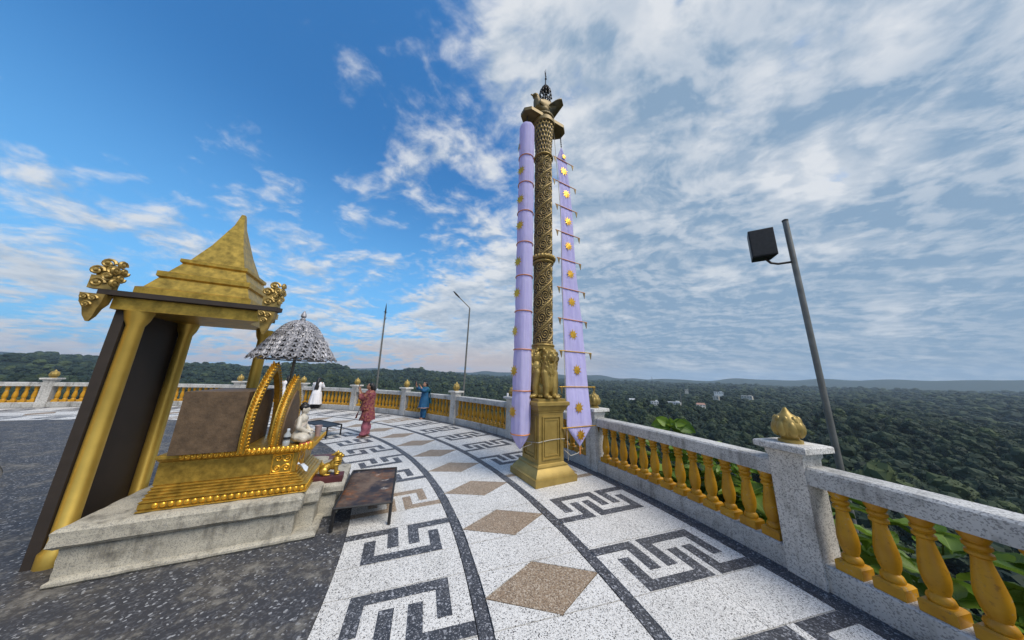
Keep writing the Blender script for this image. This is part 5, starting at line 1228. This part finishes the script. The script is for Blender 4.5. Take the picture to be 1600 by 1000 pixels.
for k, (deg, rr, zt_) in enumerate(((25.3, 16.35, 0.72), (24.0, 16.6, 0.82), (22.8, 16.3, 0.70), (21.6, 16.5, 0.85), (20.4, 16.3, 0.78), (19.3, 16.5, 0.86), (18.3, 16.3, 0.80), (17.2, 16.45, 0.88), (16.0, 16.3, 0.8), (14.6, 16.5, 0.9), (12.8, 16.4, 0.85), (10.5, 16.4, 0.8))):
    b = gpos(deg, rr); r2 = random.Random(int(deg * 10))
    plant(PL[k % len(PL)], b, [Vector((b.x + r2.uniform(-.25, .25), b.y + r2.uniform(-.25, .25), zt_ - 0.10 - q * 0.28)) for q in range(3)], int(deg * 7), 'plants behind the right hand balusters', 3, 0.85)

# ------------------------------------------------------------------ forest
def crown_mesh(name, seed, lobes, leaves, mat='forest_leaf'):
    r2 = np.random.default_rng(seed); mb = MB()
    bm = bmesh.new()
    for i in range(lobes):
        a = r2.uniform(0, 6.28); rr = 0.0 if i == 0 else r2.uniform(0.25, 0.62); c = Vector((rr * math.cos(a), rr * math.sin(a), r2.uniform(-0.1, 0.45) * (1 - 0.4 * rr) + (0.30 if i == 0 else 0))); s = r2.uniform(0.30, 0.50) if i else 0.55
        res = bmesh.ops.create_icosphere(bm, subdivisions=2, radius=1.0)
        for v in res['verts']:
            n = v.co.copy(); k = 1 + 0.22 * math.sin(5.1 * n.x + 3 * i) * math.sin(4.7 * n.y + i) + r2.normal(0, 0.07)
            v.co = c + Vector((n.x * s * k, n.y * s * k, n.z * s * 0.85 * k))
    vs = [v.co.copy() for v in bm.verts]
    me = bpy.data.meshes.new(name); bm.to_mesh(me); bm.free()
    V = [tuple(v.co) for v in me.vertices]; F = [tuple(p.vertices) for p in me.polygons]
    for i in range(leaves):
        p = vs[r2.integers(len(vs))]; d = p.normalized(); c = p + Vector(r2.normal(0, 0.03, 3)) + d * r2.uniform(0, 0.07)
        u = Vector(r2.normal(0, 1, 3)).normalized(); w_ = u.cross(Vector(r2.normal(0, 1, 3))).normalized(); s = r2.uniform(0.03, 0.075); o = len(V)
        V += [tuple(c + u * s), tuple(c + w_ * s * 0.6), tuple(c - u * s), tuple(c - w_ * s * 0.6)]; F.append((o, o + 1, o + 2, o + 3))
    m2 = bpy.data.meshes.new(name); m2.from_pydata(V, [], F); m2.materials.append(MATS[mat]); bpy.data.meshes.remove(me)
    return m2
def scatter(name, label, pts, scales, protos, sq=1.0):
    me = bpy.data.meshes.new(name); me.from_pydata([tuple(p) for p in pts], [], [])
    a = me.attributes.new('sc', 'FLOAT_VECTOR', 'POINT'); a.data.foreach_set('vector', np.asarray(scales, np.float32).reshape(-1))
    a = me.attributes.new('rz', 'FLOAT_VECTOR', 'POINT'); rv = np.zeros((len(pts), 3), np.float32); rv[:, 2] = rng.uniform(0, 6.28, len(pts)); a.data.foreach_set('vector', rv.reshape(-1))
    a = me.attributes.new('pick', 'INT', 'POINT'); a.data.foreach_set('value', rng.integers(0, len(protos), len(pts)).astype(np.int32))
    o = link(name, me); o['kind'] = 'stuff'; o['label'] = label
    ng = bpy.data.node_groups.new(name, 'GeometryNodeTree'); ng.interface.new_socket('Geometry', in_out='INPUT', socket_type='NodeSocketGeometry'); ng.interface.new_socket('Geometry', in_out='OUTPUT', socket_type='NodeSocketGeometry')
    N = ng.nodes; L = ng.links; gi, go = N.new('NodeGroupInput'), N.new('NodeGroupOutput'); jn = N.new('GeometryNodeJoinGeometry')
    def attr(nm, ty):
        q = N.new('GeometryNodeInputNamedAttribute'); q.data_type = ty; q.inputs[0].default_value = nm; return q.outputs[0]
    for i, pm in enumerate(protos):
        ob = bpy.data.objects.new(name + '_crown', pm)
        oi = N.new('GeometryNodeObjectInfo'); oi.inputs[0].default_value = ob; oi.inputs['As Instance'].default_value = True
        cmpn = N.new('FunctionNodeCompare'); cmpn.data_type = 'INT'; cmpn.operation = 'EQUAL'; L.new(attr('pick', 'INT'), cmpn.inputs[2]); cmpn.inputs[3].default_value = i
        ip = N.new('GeometryNodeInstanceOnPoints'); L.new(gi.outputs[0], ip.inputs['Points']); L.new(cmpn.outputs[0], ip.inputs['Selection']); L.new(oi.outputs['Geometry'], ip.inputs['Instance'])
        er = N.new('FunctionNodeEulerToRotation'); L.new(attr('rz', 'FLOAT_VECTOR'), er.inputs[0]); L.new(er.outputs[0], ip.inputs['Rotation']); L.new(attr('sc', 'FLOAT_VECTOR'), ip.inputs['Scale']); L.new(ip.outputs[0], jn.inputs[0])
    L.new(jn.outputs[0], go.inputs[0])
    md = o.modifiers.new('scatter', 'NODES'); md.node_group = ng
    return o
def in_view(x, y, m=6): a = np.degrees(np.arctan2(x, y)); return (a > -66 - m) & (a < 66 + m)
def build_forest():
    near = [crown_mesh('crown', s, 7, 900) for s in (1, 2, 3, 4)]
    far = [crown_mesh('crown_far', s, 6, 160) for s in (11, 12, 13)]
    def ring_pts(r0, r1, n):
        r_ = np.sqrt(rng.uniform(r0 * r0, r1 * r1, n)); a = rng.uniform(R(-72), R(72), n); return r_ * np.sin(a), r_ * np.cos(a)
    # shrubs on the near slope
    x, y = ring_pts(17, 95, 4200); rc = np.hypot(x - CX, y - CY); k = (rc > 18.5); x, y = x[k], y[k]; rc = rc[k]
    s = np.clip(0.7 + (rc - 18) * 0.045, 0.6, 3.6) * rng.uniform(0.7, 1.2, len(x)); z = terr_h(x, y) + s * 0.2
    top = np.minimum(z + s * 0.9, 0.1 - 0.17 * (rc - 18)) ; z = np.minimum(z, top - s * 0.5)
    scatter('undergrowth', 'dense dark shrubs covering the slope below the terrace', np.stack([x, y, z], 1), np.stack([s, s, s], 1), near)
    x, y = ring_pts(85, 900, 26000); s = 4.0 * np.exp(rng.normal(0, 0.42, len(x))); s = np.clip(s, 1.8, 11.0); sz = s * rng.uniform(0.75, 1.35, len(x)); z = terr_h(x, y) + sz * 0.55
    keep = np.ones(len(x), bool)
    for hx, hy, hr in CLEAR:
        d = np.hypot(hx, hy); ux, uy = hx / d, hy / d; al = x * ux + y * uy; ac = np.abs(-x * uy + y * ux); keep &= ~((ac < hr) & (al > d - 55) & (al < d + 12))
    scatter('forest', 'dark green forest canopy filling the valley', np.stack([x, y, z], 1)[keep], np.stack([s, s, sz], 1)[keep], near)
    x, y = ring_pts(880, 3800, 36000); s = 8.5 * np.clip(np.exp(rng.normal(0, 0.35, len(x))), 0.5, 2.2) * (1 + (np.hypot(x, y) - 880) / 2900 * 0.9); z = terr_h(x, y) + s * 0.15
    keep = np.ones(len(x), bool)
    for hx, hy, hr in CLEAR:
        d = np.hypot(hx, hy); ux, uy = hx / d, hy / d; al = x * ux + y * uy; ac = np.abs(-x * uy + y * ux); keep &= ~((ac < hr) & (al > d - 100) & (al < d + 15))
    scatter('far_forest', 'distant forest on the far valley side and ridges', np.stack([x, y, z], 1)[keep], np.stack([s, s, s * 0.75], 1)[keep], far)
    x, y = ring_pts(3600, 7000, 9000); s = rng.uniform(22, 42, len(x)); z = terr_h(x, y)
    scatter('far_forest_edge', 'farthest line of forest along the horizon', np.stack([x, y, z], 1), np.stack([s, s, s * 0.5], 1), far)
CLEAR = []
# houses among the trees, each placed where its sight line meets the valley floor
def meet(px, py, lift):
    d = ray(px, py); d = d / math.hypot(d[0], d[1])
    for D_ in np.arange(150, 5000, 5.0):
        if CH + d[2] * D_ <= float(terr_h(d[0] * D_, d[1] * D_)) + lift: return D_, Vector((d[0] * D_, d[1] * D_, float(terr_h(d[0] * D_, d[1] * D_))))
    return 3000, Vector((d[0] * 3000, d[1] * 3000, float(terr_h(d[0] * 3000, d[1] * 3000))))
def house(label, px, py, wpx, hpx, rot, wm, rm, flat, nwin):
    D_, p = meet(px, py, 5); W = wpx / FPX * D_ * 0.95; Hh = max(6.0, hpx / FPX * D_) + 2.5; Dp = W * 0.6
    CLEAR.append((p.x, p.y, W * 0.62 + 5))
    rz = -math.atan2(p.x, p.y) + R(rot); t = thing('house', label, 'house', p, rz)
    obj('wall', MB().box((0, 0, Hh / 2 - 1), (W, Dp, Hh + 2)), wm, t, False)
    if flat:
        obj('roof', MB().box((0, 0, Hh + 0.35), (W + 1, Dp + 1, 0.7)), rm, t, False)
        obj('stair_head', MB().box((W * 0.28, 0, Hh + 1.9), (W * 0.25, Dp * 0.4, 2.4)), wm, t, False)
    else: obj('roof', MB().loft([[(x, -Dp / 2 - 0.8, Hh), (x, 0, Hh + Dp * 0.33), (x, Dp / 2 + 0.8, Hh)] for x in (-W / 2 - 0.8, W / 2 + 0.8)]), rm, t, False)
    for fl_ in range(2 if Hh > 6.5 else 1):
        for k in range(nwin):
            x = (k + 0.5) / nwin * W - W / 2; w_ = obj('window', MB().box((x, -Dp / 2 - 0.06, Hh - 1.8 - 3.2 * fl_), (W / nwin * 0.45, 0.25, 1.6)), 'window_dark', t, False)
            obj('sill', MB().box((x, -Dp / 2 - 0.2, Hh - 2.7 - 3.2 * fl_), (W / nwin * 0.55, 0.4, 0.15)), wm, w_, False)
house('small white two storey house left of the long building in the valley', 1023, 633, 9, 6, 12, 'house_white', 'house_roof_grey', True, 3)
house('long low white building in the valley with a row of windows', 1053, 633, 16, 5, -6, 'house_white', 'house_roof_grey', True, 6)
house('white house with a reddish pitched roof in the valley', 1094, 637, 10, 5, 25, 'house_white', 'house_roof', False, 3)
house('bright white distant block on the far right hillside', 1123, 617, 9, 4, 5, 'house_white', 'house_roof_grey', True, 4)
house('small cream house below the bright white distant block', 1119, 622, 6, 3, -10, 'house_cream', 'house_roof_grey', True, 2)
house('pale building among trees near the right edge of the photo', 1168, 625, 10, 5, -8, 'house_cream', 'house_roof_grey', True, 4)
house('tiny pale tower house on the far wooded rise', 1073, 613, 4, 4, 0, 'house_cream', 'house_roof_grey', True, 2)
house('small grey roofed house half hidden in the trees', 988, 628, 8, 4, 15, 'house_cream', 'house_roof_grey', False, 2)
def mast(label, px, y0, y1):
    D_, p = meet(px, y0 + 4, 4); h = (y0 - y1) / FPX * D_ * 1.02 + 10; t = thing('radio_mast', label, 'mast', p)
    for k in range(3):
        a = k * 2.094; obj('leg', MB().tube([(2.2 * math.cos(a), 2.2 * math.sin(a), -1), (0.3 * math.cos(a), 0.3 * math.sin(a), h)], 0.22, 5), 'galvanised', t)
    m = MB()
    for i in range(14):
        z0_, z1_ = h * i / 14, h * (i + 1) / 14
        for k in range(3):
            a, b = k * 2.094, (k + 1) * 2.094; r0_ = 2.2 - 1.9 * i / 14; r1_ = 2.2 - 1.9 * (i + 1) / 14; m.tube([(r0_ * math.cos(a), r0_ * math.sin(a), z0_), (r1_ * math.cos(b), r1_ * math.sin(b), z1_)], 0.10, 4)
    obj('lattice', m, 'galvanised', t)
mast('tall thin radio mast rising above the horizon in the valley', 1021, 615, 592)
mast('shorter thin radio mast beside the long white building', 1065, 632, 615)
build_forest()

# ------------------------------------------------------------------ haze
hz = MB().box((0, 3400, 100), (17000, 15800, 560)); ho = link('haze', hz.mesh('haze', 'grout', False)); ho['kind'] = 'stuff'; ho['label'] = 'thin bluish air over the valley'
hm = bpy.data.materials.new('haze'); hm.use_nodes = True; hm.node_tree.nodes.clear()
pv = hm.node_tree.nodes.new('ShaderNodeVolumePrincipled'); pv.inputs['Color'].default_value = (0.62, 0.80, 1.0, 1); pv.inputs['Density'].default_value = 0.00009; pv.inputs['Anisotropy'].default_value = 0.2
ou = hm.node_tree.nodes.new('ShaderNodeOutputMaterial'); hm.node_tree.links.new(pv.outputs[0], ou.inputs['Volume'])
ho.data.materials.clear(); ho.data.materials.append(hm)
